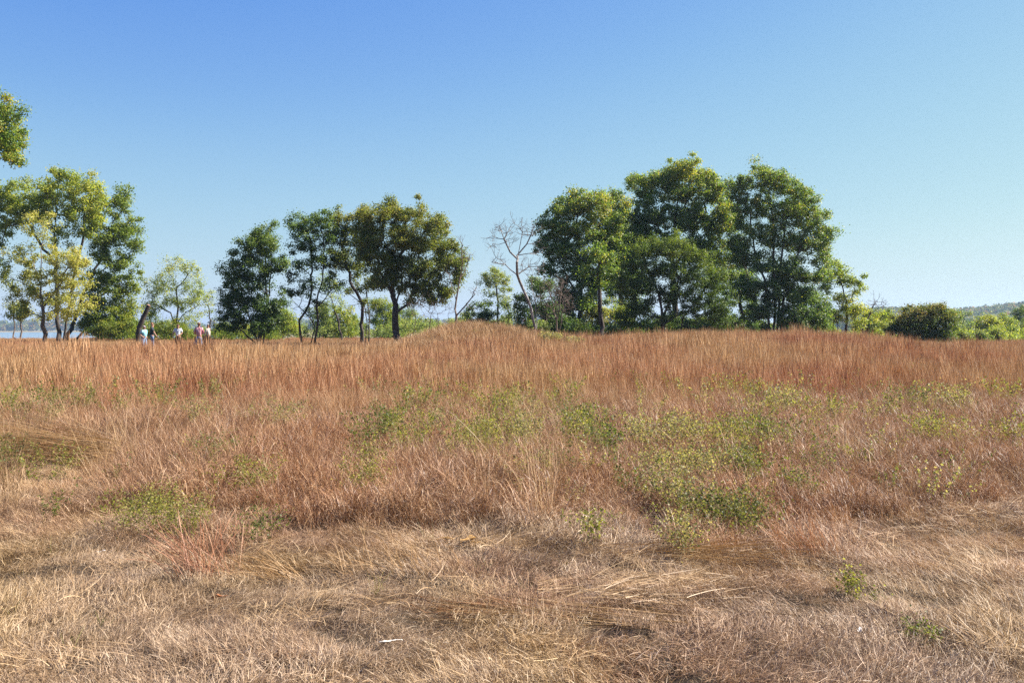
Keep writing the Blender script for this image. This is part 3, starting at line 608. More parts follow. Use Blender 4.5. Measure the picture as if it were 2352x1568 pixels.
    # --- right: thickets
    T('thicket_tree', 'dark rounded thicket with orange-tinged top at the right, first in front of the hills', 84,
      [[(2085, 784), (2088, 750), (2080, 730)], [(2120, 784), (2122, 750), (2130, 725)], [(2150, 784), (2155, 745), (2165, 720)]],
      [(2092, 709, 12, 8, .9, .8), (2148, 704, 13, 10, .9, .9), (2188, 728, 13, 10, 1, .5), (2120, 707, 9, 6, .8, .7), (2052, 752, 13, 10, .9, .4), (2075, 735, 26, 20, 1.1, .8), (2105, 722, 28, 16, 1.2, .9), (2140, 720, 28, 16, 1.2, .8), (2172, 722, 16, 16, 1.1, .5), (2065, 758, 24, 20, 1.3, .1), (2100, 750, 34, 24, 1.3, .3), (2145, 750, 34, 26, 1.3, .3), (2180, 750, 20, 22, 1.2, .3), (2085, 774, 30, 12, 1.3, .1), (2130, 774, 34, 14, 1.3, .1), (2175, 772, 28, 12, 1.2, .2)],
      'orange', base_r=.12, per=90, sigma=.25, size=.115, spacing=.5, seed=73)
    T('ash_tree', 'pinkish thin-leaved treetop rising behind the dark rounded thicket', 118, [[(2152, 780), (2152, 735), (2150, 712)]], [(2152, 708, 16, 10, .5, .9), (2150, 720, 14, 10, .5, .9)], 'orange', base_r=.1, per=36, sigma=.32, size=.13, seed=74)
    T('elm_tree', 'grey-green tree just right of the dark rounded thicket', 135, [[(2215, 784), (2216, 750), (2214, 730)]],
      [(2200, 725, 16, 14, .8, .5), (2218, 732, 20, 16, 1, .3), (2222, 750, 22, 16, 1, .3), (2200, 750, 18, 18, .9, .5)], 'palegreen', base_r=.16, per=50, sigma=.4, size=.17, spacing=.8, seed=75)
    T('maple_tree', 'bright yellow round-topped tree near the right edge', 125, [[(2266, 784), (2266, 755), (2268, 740)]],
      [(2250, 745, 18, 13, 1.2, .7), (2266, 736, 18, 11, 1.2, .9), (2284, 745, 16, 13, 1.2, .8), (2266, 755, 26, 12, 1.2, .5)], 'ygreen', base_r=.18, per=70, sigma=.34, size=.15, spacing=.62, seed=76)
    rights = [(2310, 738, 24, 18, 'ygreen', 'yellow-green tree at the right edge, above the paler bushes', 140),
              (2345, 722, 20, 22, 'dark', 'dark green tree touching the right edge below the hills', 175),
              (2325, 760, 26, 16, 'ygreen', 'yellowish bush at the right edge under the yellow-green tree', 118),
              (2215, 772, 24, 11, 'green', 'low fresh green bush right of the dark rounded thicket', 95),
              (2250, 771, 20, 10, 'palegreen', 'low pale green bush under the bright yellow tree', 98),
              (2285, 770, 18, 10, 'green', 'low green bush right of the bright yellow tree', 100),
              (2190, 738, 16, 18, 'green', 'green bush behind the right shoulder of the dark rounded thicket', 130),
              (2355, 752, 22, 24, 'green', 'green bush cut off by the right frame edge', 122)]
    for i, (x, y, rx, ry, lm, lab, d) in enumerate(rights):
        T('bush', lab, d, [[(x - 6, 784), (x - 8, y - ry * .3)], [(x + 6, 784), (x + 8, y - ry * .2)]],
          [(x - rx * .4, y, rx * .6, ry * .8), (x + rx * .4, y, rx * .6, ry * .8), (x, y - ry * .4, rx * .6, ry * .6), (x, y + ry * .5, rx, ry * .5)],
          lm, base_r=.1, per=60, sigma=.34, size=.155, spacing=.68, seed=80 + i, cat='bush', group='trees and bushes below the hills')

# ---------------------------------------------------------------- distant woods
def build_undergrowth():
    rng = np.random.default_rng(404)
    def band(name, label, x0, x1, top0, top1, d0, d1, n, mat, size=.15, per=34, gap=.35):
        cs, tc = [], []
        while len(cs) < n:
            zx = rng.uniform(x0, x1); d = rng.uniform(d0, d1)
            h = float(fbm(zx * .045 + 3 + x0, d * .05 + 7))
            if h < gap: continue
            top = top0 + (top1 - top0) * (1 - (h - gap) / (1 - gap)) ** 1
            b = G(zx, d); zt = P(zx, top, d)[2]
            if zt < b[2] + .3: continue
            z = b[2] + .1 + (zt - b[2]) * rng.random() ** .8
            cs.append([b[0] + rng.normal(0, .2), d, z]); tc.append(h)
        o = link(name, leaves_mesh(name, np.array(cs), per, .3, size, M[mat], np.clip(np.array(tc) + rng.normal(0, .2, len(tc)), 0, 1), rng=rng))
        tag(o, label, 'undergrowth', kind='stuff')
    band('undergrowth', 'tangled dark green undergrowth between the trunks of the right grove', 1180, 1905, 705, 752, 88, 104, 1150, 'dark')
    band('undergrowth', 'pale green brush behind the trunks of the middle grove', 632, 1180, 712, 757, 112, 128, 620, 'palegreen', .16)
    band('undergrowth', 'mixed green brush behind the people and under the left trees', 215, 640, 722, 764, 106, 120, 640, 'green', .15, gap=.30)
    band('undergrowth', 'yellow-green brush at the foot of the trees on the right', 1900, 2420, 740, 770, 100, 125, 380, 'ygreen', .15)

def build_far():
    rng = np.random.default_rng(91)
    M['farleaf'] = leaf_mat('leaf_far', [(.035, .065, .02), (.055, .09, .025), (.09, .11, .035), (.20, .12, .05)], spec=.1, trans=.2)
    def wood(name, label, pts, R, per, size, off):
        cs = []; tc = []
        for (x, y) in pts:
            z = float(g(x, y)); r = R * rng.uniform(.7, 1.3); t = rng.random() ** 1.6
            for k in range(10):
                v = rng.normal(0, 1, 3); v /= np.linalg.norm(v); v[2] = abs(v[2]) * .9
                cs.append([x + v[0] * r * .6, y + v[1] * r * .6, z + r * .35 + v[2] * r]); tc.append(t)
        cs = np.array(cs)
        o = link(name, leaves_mesh(name, cs, per, R * .28, size, M['farleaf'], np.array(tc), rng=rng))
        tag(o, label, 'woods', kind='stuff')
    pts = []
    for i in range(5200):
        y = rng.uniform(1020, 1750); x = rng.uniform(.28, .62) * y
        pts.append((x, y))
    wood('hillside_woods', 'bluish wooded hills on the horizon at the far right', pts, 8, 9, 4.2, 0)
    pts = []
    for i in range(420):
        y = rng.uniform(2350, 2800); x = rng.uniform(-.66, .05) * y
        if vnoise(x * .008, 3.0) > .25: pts.append((x, y))
    wood('lakeshore_woods', 'dark low woods along the far shore of the lake', pts, 15, 10, 6.5, 0)

# ---------------------------------------------------------------- grass
def blades(n, spread, h, hv, w, lean, curl, seg, rng, power=1.5, head=0, lie=0, comb=None, wt=.15):
    """ribbon blades; returns verts, faces, tint"""
    az = rng.uniform(0, 2 * math.pi, n)
    if comb: az = rng.normal(0, comb, n)
    rad = spread * np.sqrt(rng.random(n)); ba = rng.uniform(0, 2 * math.pi, n)
    base = np.stack([rad * np.cos(ba), rad * np.sin(ba), np.zeros(n)], 1)
    if lie: base[:, 2] = rng.uniform(0, lie, n)
    L = h * (1 + rng.uniform(-hv, hv, n))
    ln = np.abs(rng.normal(lean[0], lean[1], n)); cu = rng.normal(curl[0], curl[1], n)
    t = np.linspace(0, 1, seg + 1)
    th = ln[:, None] + cu[:, None] * t[None] ** power
    ds = L[:, None] / seg
    dr = np.sin(th) * ds; dz = np.cos(th) * ds
    r = np.concatenate([np.zeros((n, 1)), np.cumsum((dr[:, :-1] + dr[:, 1:]) / 2, 1)], 1)
    z = np.concatenate([np.zeros((n, 1)), np.cumsum((dz[:, :-1] + dz[:, 1:]) / 2, 1)], 1)
    z = np.maximum(z + base[:, 2:3], .004 if lie else -1)
    side = rng.normal(0, .06, (n, 1)) * L[:, None] * t[None] ** 2
    dx, dy = np.cos(az)[:, None], np.sin(az)[:, None]
    c = np.stack([base[:, 0:1] + r * dx - side * dy, base[:, 1:2] + r * dy + side * dx, z], -1)
    fa = az + math.pi / 2 + rng.normal(0, .7, n)
    tw = fa[:, None] + rng.normal(0, .8, n)[:, None] * t[None]
    wd = w * rng.uniform(.6, 1.3, n)[:, None] * (1 - (1 - wt) * t[None] ** 1.5)
    if head:
        wd = wd * np.where(t[None] > .62, head, 1) * np.where(t[None] > .97, .3, 1)
    wv = np.stack([np.cos(tw), np.sin(tw), np.zeros_like(tw) + rng.normal(0, .25, n)[:, None]], -1) * wd[..., None] / 2
    v = np.stack([c - wv, c + wv], 2).reshape(-1, 3)
    i = (np.arange(n) * (seg + 1) * 2)[:, None] + (np.arange(seg) * 2)[None]
    f = np.stack([i, i + 1, i + 3, i + 2], -1).reshape(-1, 4)
    tint = np.repeat(np.clip(rng.normal(.46, .36, n), 0, 1), seg)
    return v, f, tint

def clump_proto(name, mat, parts):
    vs, fs, ts = [], [], []; o = 0
    for v, f, t in parts:
        vs.append(v); fs.append(f + o); ts.append(t); o += len(v)
    return bpy.data.objects.new(name, mesh_np(name, np.concatenate(vs), np.concatenate(fs), 4, mat, {'tint': ('FACE', np.concatenate(ts))}))

def scatter(name, label, cat, protos, pos, scl, tilt=.12, zoff=-.02, comb=None):
    """one stuff object: a mesh of points whose geometry nodes set a clump on each"""
    rng = np.random.default_rng(len(pos))
    coll = bpy.data.collections.new(name + '_clumps')
    for p in protos: coll.objects.link(p)
    n = len(pos)
    me = bpy.data.meshes.new(name)
    me.vertices.add(n)
    z = g(pos[:, 0], pos[:, 1]) + zoff
    me.vertices.foreach_set('co', np.stack([pos[:, 0], pos[:, 1], z], 1).astype(np.float32).ravel())
    a = me.attributes.new('rot', 'FLOAT_VECTOR', 'POINT')
    rot = np.stack([rng.normal(0, tilt, n), rng.normal(0, tilt, n), rng.uniform(0, 6.283, n)], 1).astype(np.float32)
    if comb is not None:     # neighbouring tufts lean the same way, like trampled grass
        rot[:, 2] = 14 * fbm(pos[:, 0] * .55 + 50, pos[:, 1] * .7 + 21) + rng.normal(0, comb, n)
    a.data.foreach_set('vector', rot.ravel())
    a = me.attributes.new('scl', 'FLOAT', 'POINT'); a.data.foreach_set('value', scl.astype(np.float32))
    a = me.attributes.new('idx', 'INT', 'POINT'); a.data.foreach_set('value', rng.integers(0, len(protos), n).astype(np.int32))
    o = link(name, me); tag(o, label, cat, kind='stuff')
    ng = bpy.data.node_groups.new(name + '_nodes', 'GeometryNodeTree')
    ng.interface.new_socket('Geometry', in_out='INPUT', socket_type='NodeSocketGeometry')
    ng.interface.new_socket('Geometry', in_out='OUTPUT', socket_type='NodeSocketGeometry')
    nd, l = ng.nodes, ng.links
    gi = nd.new('NodeGroupInput'); go = nd.new('NodeGroupOutput')
    ci = nd.new('GeometryNodeCollectionInfo'); ci.inputs['Collection'].default_value = coll
    ci.inputs['Separate Children'].default_value = True; ci.inputs['Reset Children'].default_value = True
    ip = nd.new('GeometryNodeInstanceOnPoints'); ip.inputs['Pick Instance'].default_value = True
    def na(nm, dt):
        k = nd.new('GeometryNodeInputNamedAttribute'); k.data_type = dt; k.inputs['Name'].default_value = nm; return k
    r_, s_, i_ = na('rot', 'FLOAT_VECTOR'), na('scl', 'FLOAT'), na('idx', 'INT')
    l.new(gi.outputs[0], ip.inputs['Points']); l.new(ci.outputs[0], ip.inputs['Instance'])
    l.new(r_.outputs['Attribute'], ip.inputs['Rotation']); l.new(s_.outputs['Attribute'], ip.inputs['Scale']); l.new(i_.outputs['Attribute'], ip.inputs['Instance Index'])
    l.new(ip.outputs[0], go.inputs[0])
    md = o.modifiers.new('clumps', 'NODES'); md.node_group = ng
    return o

def edge_d(u):
    """distance at which the mown strip ends, by direction u = x / y"""
    zx = HX + u * F
    zy = np.interp(zx, [-600, 0, 180, 300, 560, 850, 1100, 1400, 1750, 1900, 2080, 2352, 3000], [1120, 1128, 1150, 1205, 1210, 1240, 1252, 1262, 1295, 1262, 1205, 1130, 1090])
    return EYE * F / (zy - HY)

def field_points(dens, y0, y1, rng, mx=.60):
    """points over the wedge of field the photo shows (and a margin), dens = per square metre as f(y)"""
    out = []
    y = y0
    while y < y1:
        h = max(.5, y * .08)
        hw = y * mx + 2.8
        n = int(dens(y + h / 2) * h * 2 * hw)
        out.append(np.stack([rng.uniform(-hw, hw, n), rng.uniform(y, min(y + h, y1), n)], 1))
        y += h
    return np.concatenate(out)

def keep(pos, prob, rng):
    return pos[rng.random(len(pos)) < prob]

CLEAR = []
def clearing(x, y):
    c = np.zeros(len(x))
    for (cx, cy, rx, ry) in CLEAR: c = np.maximum(c, np.exp(-((x - cx) / rx) ** 2 - ((y - cy) / ry) ** 2))
    return c

def build_grass():
    rng = np.random.default_rng(77)
    red = [(.20, .085, .05), (.38, .175, .10), (.54, .30, .19), (.70, .50, .36)]
    redb = [(.24, .14, .07), (.44, .275, .15), (.58, .41, .25), (.72, .57, .40)]
    brn = [(.16, .095, .058), (.33, .205, .13), (.50, .335, .22), (.74, .58, .43)]
    brnb = [(.17, .092, .052), (.36, .20, .115), (.52, .325, .20), (.72, .55, .39)]
    straw = [(.185, .132, .086), (.355, .262, .178), (.53, .415, .30), (.77, .67, .54)]
    strawb = [(.20, .14, .07), (.36, .265, .14), (.52, .41, .24), (.74, .62, .44)]
    M['g_red'] = grass_mat('grass_red', red, redb, .16, rough=.55, lo=.36, hi=.56)
    M['g_brown'] = grass_mat('grass_brown', brn, brnb, .6, rough=.45, spec=.35)
    M['g_litter'] = grass_mat('grass_litter', [(.18, .122, .078), (.345, .25, .165), (.51, .385, .27), (.75, .62, .48)], [(.19, .115, .07), (.36, .235, .145), (.52, .36, .235), (.74, .58, .42)], .6, rough=.5, spec=.25, kc=(.74, .62, .51))
    M['g_straw'] = grass_mat('grass_straw', straw, strawb, .7, rough=.5, spec=.3, kc=(.76, .645, .53))
    M['g_pale'] = grass_mat('grass_pale', [(.26, .18, .105), (.42, .31, .195), (.56, .435, .29), (.68, .55, .40)], [(.22, .15, .085), (.40, .29, .17), (.55, .42, .27), (.7, .57, .4)], .7)
    M['g_tuft'] = grass_mat('grass_tuft', [(.22, .14, .08), (.38, .26, .15), (.52, .38, .24), (.66, .52, .36)], [(.22, .125, .07), (.38, .235, .135), (.52, .355, .22), (.66, .5, .34)], .5)
    M['g_green'] = grass_mat('grass_green', [(.09, .14, .03), (.14, .19, .04), (.22, .26, .07), (.35, .33, .13)], [(.14, .15, .04), (.2, .2, .06), (.3, .28, .1), (.4, .34, .16)], .7)
    # --- clumps
    tall, talln = [], []
    for i in range(5):
        tall.append(clump_proto('bluestem_%d' % i, M['g_red'], [
            blades(34, .16, .82, .22, .0085, (.10, .07), (.22, .2), 4, rng, head=1.7),
            blades(40, .18, .42, .35, .010, (.25, .18), (.7, .5), 4, rng)]))
        talln.append(clump_proto('bluestem_near_%d' % i, M['g_red'], [
            blades(34, .13, .74, .25, .0042, (.13, .09), (.3, .25), 6, rng, head=1.6),
            blades(26, .12, .60, .3, .0028, (.2, .12), (.5, .3), 5, rng),
            blades(50, .15, .36, .4, .005, (.3, .2), (.9, .6), 5, rng)]))
    far = [clump_proto('bluestem_far_%d' % i, M['g_red'], [
        blades(60, .42, .84, .22, .016, (.08, .06), (.18, .2), 3, rng, head=1.5), blades(40, .45, .45, .3, .02, (.25, .18), (.6, .4), 2, rng)]) for i in range(4)]
    brome = [clump_proto('brome_%d' % i, M['g_brown'], [
        blades(12, .13, .42, .3, .0030, (.15, .12), (.4, .35), 5, rng),
        blades(100, .16, .33, .42, .0060, (.3, .2), (2.3, .8), 7, rng, power=2.6)]) for i in range(6)]
    short = [clump_proto('mown_%d' % i, M['g_straw'], [
        blades(150, .15, .062, .5, .0025, (.75, .35), (1.3, .9), 5, rng, lie=.02, comb=1.1),
        blades(130, .16, .078, .5, .0023, (1.15, .3), (.7, .8), 5, rng, lie=.04, comb=.7),
        blades(5, .14, .10, .4, .0026, (.3, .2), (.8, .6), 5, rng)]) for i in range(6)]
    shortb = [clump_proto('mown_brown_%d' % i, M['g_litter'], [
        blades(130, .15, .07, .5, .0026, (.65, .35), (1.5, .9), 5, rng, lie=.02, comb=1.1),
        blades(120, .16, .09, .5, .0024, (1.15, .3), (.7, .7), 5, rng, lie=.05, comb=.7)]) for i in range(5)]
    mat_ = [clump_proto('straw_mat_%d' % i, M['g_pale'], [
        blades(44, .22, .18, .5, .0025, (1.42, .12), (.1, .35), 6, rng, lie=.08, wt=.6, comb=.4),
        blades(14, .2, .15, .4, .0042, (1.3, .2), (.3, .5), 5, rng, lie=.06, wt=.4)]) for i in range(6)]
    pale = [clump_proto('pale_tall_%d' % i, M['g_pale'], [
        blades(26, .12, .72, .25, .0036, (.15, .12), (.35, .3), 6, rng, head=1.4),
        blades(22, .12, .40, .3, .0045, (.3, .2), (1.0, .6), 5, rng)]) for i in range(4)]
    laid = [clump_proto('laid_pale_%d' % i, M['g_pale'], [
        blades(110, .2, .16, .4, .0024, (1.1, .25), (.4, .4), 5, rng, lie=.05, comb=.6)]) for i in range(4)]
    culm = [clump_proto('culm_%d' % i, M['g_pale'], [
        blades(2, .1, 1.0, .3, .0034, (.55, .3), (.4, .35), 8, rng, head=1.6)]) for i in range(6)]
    greeng = [clump_proto('green_blade_%d' % i, M['g_green'], [
        blades(16, .07, .16, .4, .0045, (.4, .25), (.7, .5), 5, rng)]) for i in range(3)]

    # --- mown strip
    p = field_points(lambda y: 78 if y < 7 else 58, 3.0, 12.5, rng)
    u = p[:, 0] / p[:, 1]; ed = edge_d(u) + (fbm(p[:, 0] * 1.3, p[:, 1] * 1.3) - .5) * 2.6
    inside = sm((ed - p[:, 1]) / .8 + .6)
    inside_k = rng.random(len(p)) < inside; q = p[inside_k]
    nz = fbm(q[:, 0] * .8 + 4, q[:, 1] * .8 + 9)
    lump = fbm(q[:, 0] * 1.7 + 40, q[:, 1] * 1.7 + 3)
    bsel = nz + .05 * (q[:, 1] - 6) + .22 * sm((q[:, 0] / q[:, 1]) / .4) + rng.normal(0, .05, len(q)) > .60
    s = .85 + .5 * sm((lump - .35) / .4)
    s = s * (1 + .7 * sm((q[:, 1] - ed[inside_k] + 1.0) / 1.2))
    scatter('mown_grass', 'short dry straw-coloured mown grass covering the foreground', 'grass', short, q[~bsel], s[~bsel], .18, -.012, .5)
    scatter('mown_brown_grass', 'short brown tangled cut grass patches in the foreground', 'grass', shortb, q[bsel], s[bsel] * .95, .2, -.012, .5)
    # straw mats, thickest in the middle and right of the strip
    p = field_points(lambda y: 34, 3.2, 10.5, rng)
    u = p[:, 0] / p[:, 1]; ed = edge_d(u)
    pr = sm((ed + .3 - p[:, 1]) / .6) * sm((fbm(p[:, 0] * .9 + 60, p[:, 1] * .9) - .38) / .22) * (.22 + .78 * sm((u + .16) / .16)) * sm((p[:, 1] - 3.6) / 1.5)
    q = keep(p, pr, rng)
    scatter('flattened_straw', 'flattened pale straw stalks lying over the mown ground', 'straw', mat_, q, rng.uniform(.6, 1.2, len(q)), .10, 0.01, .35)
    # pale laid-over patch at left
    p = field_points(lambda y: 60, 5, 13, rng)
    zx = HX + F * p[:, 0] / p[:, 1]; zy = HY + EYE * F / p[:, 1]
    pr = np.exp(-((zx - 90) / 190) ** 2 - ((zy - 1135) / 55) ** 2) * 1.1 + .55 * np.exp(-((zx - 2290 + (zy - 1300) * .3) / 170) ** 2 - ((zy - 1330) / 130) ** 2)
    q = keep(p, pr, rng)
    scatter('laid_grass', 'pale combed-over dry grass patch at the left side of the mown edge', 'grass', laid, q, rng.uniform(.55, 1.1, len(q)), .15, 0.0, .3)
    # --- brown brome band
    p = field_points(lambda y: 34 if y < 12 else max(12, 34 - (y - 12) * 1.9), 6.2, 30, rng)
    u = p[:, 0] / p[:, 1]; ed = edge_d(u) + (fbm(p[:, 0] * 1.3, p[:, 1] * 1.3) - .5) * 2.6
    rise = sm((p[:, 1] - ed) / .9 + .5)
    redness = sm((p[:, 1] - 13.5 + 7 * (fbm(p[:, 0] * .3 + 3, p[:, 1] * .22) - .5) - 5 * sm(u / .3)) / 9)
    pr = rise * (1 - .80 * redness)
    k = rng.random(len(p)) < pr
    q = p[k]
    hgt = (.40 + .75 * sm((q[:, 1] - ed[k] + .5) / 2.2)) * (.5 + .85 * fbm(q[:, 0] * 1.0, q[:, 1] * .8 + 20)) * rng.uniform(.85, 1.15, len(q))
    zx = HX + F * q[:, 0] / q[:, 1]; zy = HY + EYE * F / q[:, 1]
    cut = np.exp(-((zx - 90) / 170) ** 2 - ((zy - 1075) / 60) ** 2)
    hgt *= 1 - .7 * cut
    hgt *= 1 - .25 * clearing(q[:, 0], q[:, 1])
    scatter('brown_grass', 'curly-leaved brown dry grass standing behind the mown strip', 'grass', brome, q, hgt, .12)
    # --- red bluestem
    p = field_points(lambda y: 22 if y < 15 else max(7, 22 - (y - 15) * .8), 9, 36, rng)
    u = p[:, 0] / p[:, 1]
    redness = sm((p[:, 1] - 13.5 + 7 * (fbm(p[:, 0] * .3 + 3, p[:, 1] * .22) - .5) - 5 * sm(u / .3)) / 9)
    gap = sm((fbm(p[:, 0] * .5 + 80, p[:, 1] * .3 + 2) - .28) / .2)
    k = rng.random(len(p)) < redness * (.35 + .65 * gap)
    q = p[k]
    s = (.56 + .46 * sm((q[:, 1] - 13) / 14)) * (.62 + .62 * fbm(q[:, 0] * .6, q[:, 1] * .5 + 70)) * rng.uniform(.85, 1.15, len(q))
    s *= 1 - .35 * clearing(q[:, 0], q[:, 1])
    zx = HX + F * q[:, 0] / q[:, 1]; zy = HY + EYE * F / q[:, 1]
    s *= 1 - .65 * np.exp(-((zx - 90) / 170) ** 2 - ((zy - 1070) / 60) ** 2)
    nr = q[:, 1] < 21
    scatter('red_grass', 'reddish dry bluestem in the middle of the field', 'grass', talln, q[nr], s[nr], .10)
    scatter('tall_red_grass', 'tall upright red-brown bluestem across the far half of the field', 'grass', tall, q[~nr], s[~nr], .08)
    p = field_points(lambda y: 5.2 if y < 60 else 3.4, 32, 112, rng, mx=.62)
    dens = .55 + .45 * sm((fbm(p[:, 0] * .15 + 8, p[:, 1] * .12) - .3) / .2)
    p = keep(p, dens, rng)
    s = (.82 + .3 * fbm(p[:, 0] * .2 + 5, p[:, 1] * .2)) * rng.uniform(.85, 1.1, len(p))
    s *= 1 + .4 * (rng.random(len(p)) < .05)
    mnd = gauss2(p[:, 0], p[:, 1], -2.4, 53, 3.2, 5, 6); u = p[:, 0] / p[:, 1]
    s *= 1 - .52 * (1 - sm((u + .13) / .1)) * sm((p[:, 1] - 38) / 12) - .25 * sm((u - .34) / .08) * sm((p[:, 1] - 40) / 15)
    s *= 1 - .5 * mnd - .25 * sm((p[:, 1] - 75) / 20)
    mk = np.maximum(mnd, gauss2(p[:, 0], p[:, 1], 17, 61, 4, 4, 4) * .8)
    kk = rng.random(len(p)) > .62 * mk; p = p[kk]; s = s[kk]
    scatter('far_red_grass', 'haze of tall reddish grass running to the foot of the trees', 'grass', far, p, s, .06)
    # --- pale tall clumps and stray culms
    p = field_points(lambda y: 9 if y < 20 else 4, 8, 60, rng)
    zx = HX + F * p[:, 0] / p[:, 1]; zy = HY + (EYE - .3) * F / p[:, 1]
    pr = .9 * np.exp(-((zx - 1290 - (920 - zy) * .3) / 70) ** 2 - ((zy - 900) / 60) ** 2) + .8 * np.exp(-((zx - 1190) / 110) ** 2 - ((zy - 1090) / 50) ** 2) + .30 * sm((fbm(p[:, 0] * .35 + 20, p[:, 1] * .2) - .46) / .14)
    mnd = gauss2(p[:, 0], p[:, 1], -2.2, 50, 3.0, 5.5, 5)
    pr = pr + 1.3 * mnd
    q = keep(p, pr, rng)
    p = field_points(lambda y: 12, 40, 70, rng)
    mk = np.maximum(gauss2(p[:, 0], p[:, 1], -2.2, 50, 3.2, 5.5, 4.5), .75 * gauss2(p[:, 0], p[:, 1], 17, 60, 4.5, 4, 4))
    q2 = keep(p, mk * 1.1, rng)
    scatter('mound_grass', 'paler tan grass covering the low mounds in front of the trees', 'grass', [clump_proto('mound_tuft_%d' % i, M['g_tuft'], [blades(50, .22, .62, .3, .012, (.18, .14), (.4, .3), 4, rng, head=1.4)]) for i in range(3)], q2, rng.uniform(.7, 1.15, len(q2)), .12)
    scatter('pale_grass', 'pale tan tall grass tufts on the mound and among the red grass', 'grass', pale, q, rng.uniform(.6, 1.0, len(q)), .15)
    p = field_points(lambda y: 2.6 if y < 14 else .9, 5, 42, rng)
    p = keep(p, .25 + .75 * sm((p[:, 1] - 7) / 4), rng)
    scatter('stray_stalks', 'long pale bent grass stalks sticking out above the field', 'stalks', culm, p, rng.uniform(.45, 1.1, len(p)) * (.35 + .65 * sm((p[:, 1] - 6) / 5)), .2, .0)
    sprigs = []
    for i in range(5):
        c = []
        for k in range(7):
            a = rng.uniform(0, 6.28); b = np.array([math.cos(a), math.sin(a), 0]) * rng.uniform(0, .16)
            hh = rng.uniform(.30, .48); ln = rng.uniform(.1, .5)
            for t in np.linspace(.45, 1, 9): c.append(b + np.array([math.cos(a) * ln * t * t * hh, math.sin(a) * ln * t * t * hh, t * hh]))
        me = leaves_mesh('weed_sprig_%d' % i, np.array(c), 1.3, .02, .026, M[('w_gr', 'w_yg', 'w_g', 'w_gr', 'w_yg')[i]], rng=rng, flat=1)
        sprigs.append(bpy.data.objects.new('weed_sprig_%d' % i, me))
    p = field_points(lambda y: 2.3, 8.5, 34, rng)
    zx = HX + F * p[:, 0] / p[:, 1]
    p = keep(p, sm((fbm(p[:, 0] * .45 + 33, p[:, 1] * .3 + 12) - .47) / .14) * (.25 + .75 * np.exp(-((p[:, 1] - 15) / 6) ** 2)), rng)
    scatter('low_weeds', 'faint sprinkling of small green leaves among the dry grass of the middle field', 'undergrowth', sprigs, p, rng.uniform(.8, 1.35, len(p)) * (.85 + .35 * sm((p[:, 1] - 12) / 8)), .15)
    p = field_points(lambda y: 5, 3.2, 9, rng)
    p = keep(p, sm((fbm(p[:, 0] * 1.2 + 90, p[:, 1] * 1.2) - .5) / .1) * .5 + .03 + .5 * sm((-p[:, 0] / p[:, 1] - .25) / .2), rng)
    scatter('green_blades', 'few fresh green blades in the mown ground', 'grass', greeng, p, rng.uniform(.5, 1.1, len(p)), .2)

# ---------------------------------------------------------------- green plants
def leafy(name, label, cat, zx, zy, w, h, lm, n_st=14, leaf=.022, group=None, seed=1, hs=None, upright=False, d=None):
    """sprawling weed: stems coming up through the grass, leafy in their upper half.
    (zx, zy) centre of the patch in the photo, w x h its size in photo pixels; hs = height it stands at"""
    rng = np.random.default_rng(seed)
    if d is None:
        hh = .3 if hs is None else hs
        for _ in range(6):
            d = (EYE - hh - float(g((zx - HX) / F * 10, 10))) * F / (zy - HY)
            if hs is None: hh = .30 + .26 * float(sm((d - 8) / 9))
    else: hh = hs
    base = G(zx, d); W = w / F * d / 2; D = max(.06, h / F * d * d / EYE / 2) if not upright else .05
    CLEAR.append((base[0], base[1], W * 1.1 + .1, D * 1.1 + .1))
    rt = empty(name, base); tag(rt, label, cat, group)
    p0, p1, r0, r1, lc, par = [], [], [], [], [], []
    n_st = int(n_st * (1 if upright else 1.8))
    th = .0016 * (1 + d * .04)
    for s in range(n_st):
        a = rng.uniform(0, 2 * math.pi); rr = rng.random() ** .7 * rng.uniform(.8, 1.35)
        bx, by = W * rr * math.cos(a), D * rr * math.sin(a)
        gz = float(g(base[0] + bx, base[1] + by)) - base[2]
        p = np.array([bx, by, gz])
        p0.append(np.array([0, 0, -.03])); p1.append(p + [0, 0, -.02]); r0.append(th); r1.append(th)
        p0.append(p + [0, 0, -.02]); p1.append(p.copy()); r0.append(th); r1.append(th)
        az = rng.uniform(0, 2 * math.pi); L = hh * rng.uniform(.8, 1.22) * (1 if upright else 1.25); k = 10
        t0 = abs(rng.normal(.1, .1))
        for i in range(k):
            t = t0 + (i / k) ** 2 * (0.1 if upright else 1.3)
            q = p + np.array([math.sin(t) * math.cos(az), math.sin(t) * math.sin(az), math.cos(t)]) * L / k
            p0.append(p); p1.append(q); r0.append(th * (1 - .07 * i)); r1.append(th * (1 - .07 * (i + 1)))
            if i >= (1 if upright else 4):
                for j in range(2): lc.append(p + (q - p) * rng.random() + rng.normal(0, leaf * .9, 3))
            p = q; az += rng.normal(0, .2)
    v, f = tube_mesh(np.array(p0), np.array(p1), np.array(r0), np.array(r1), 4)
    link('stem', mesh_np('stem', v, f, 4, M['plant_stem']), rt)
    me = leaves_mesh('leaves', np.array(lc), 1.7, leaf * 1.6, leaf * (1 + d * .02) * .8, M[lm], rng=rng, flat=1, tspread=.28)
    link('leaves', me, rt)
    return rt

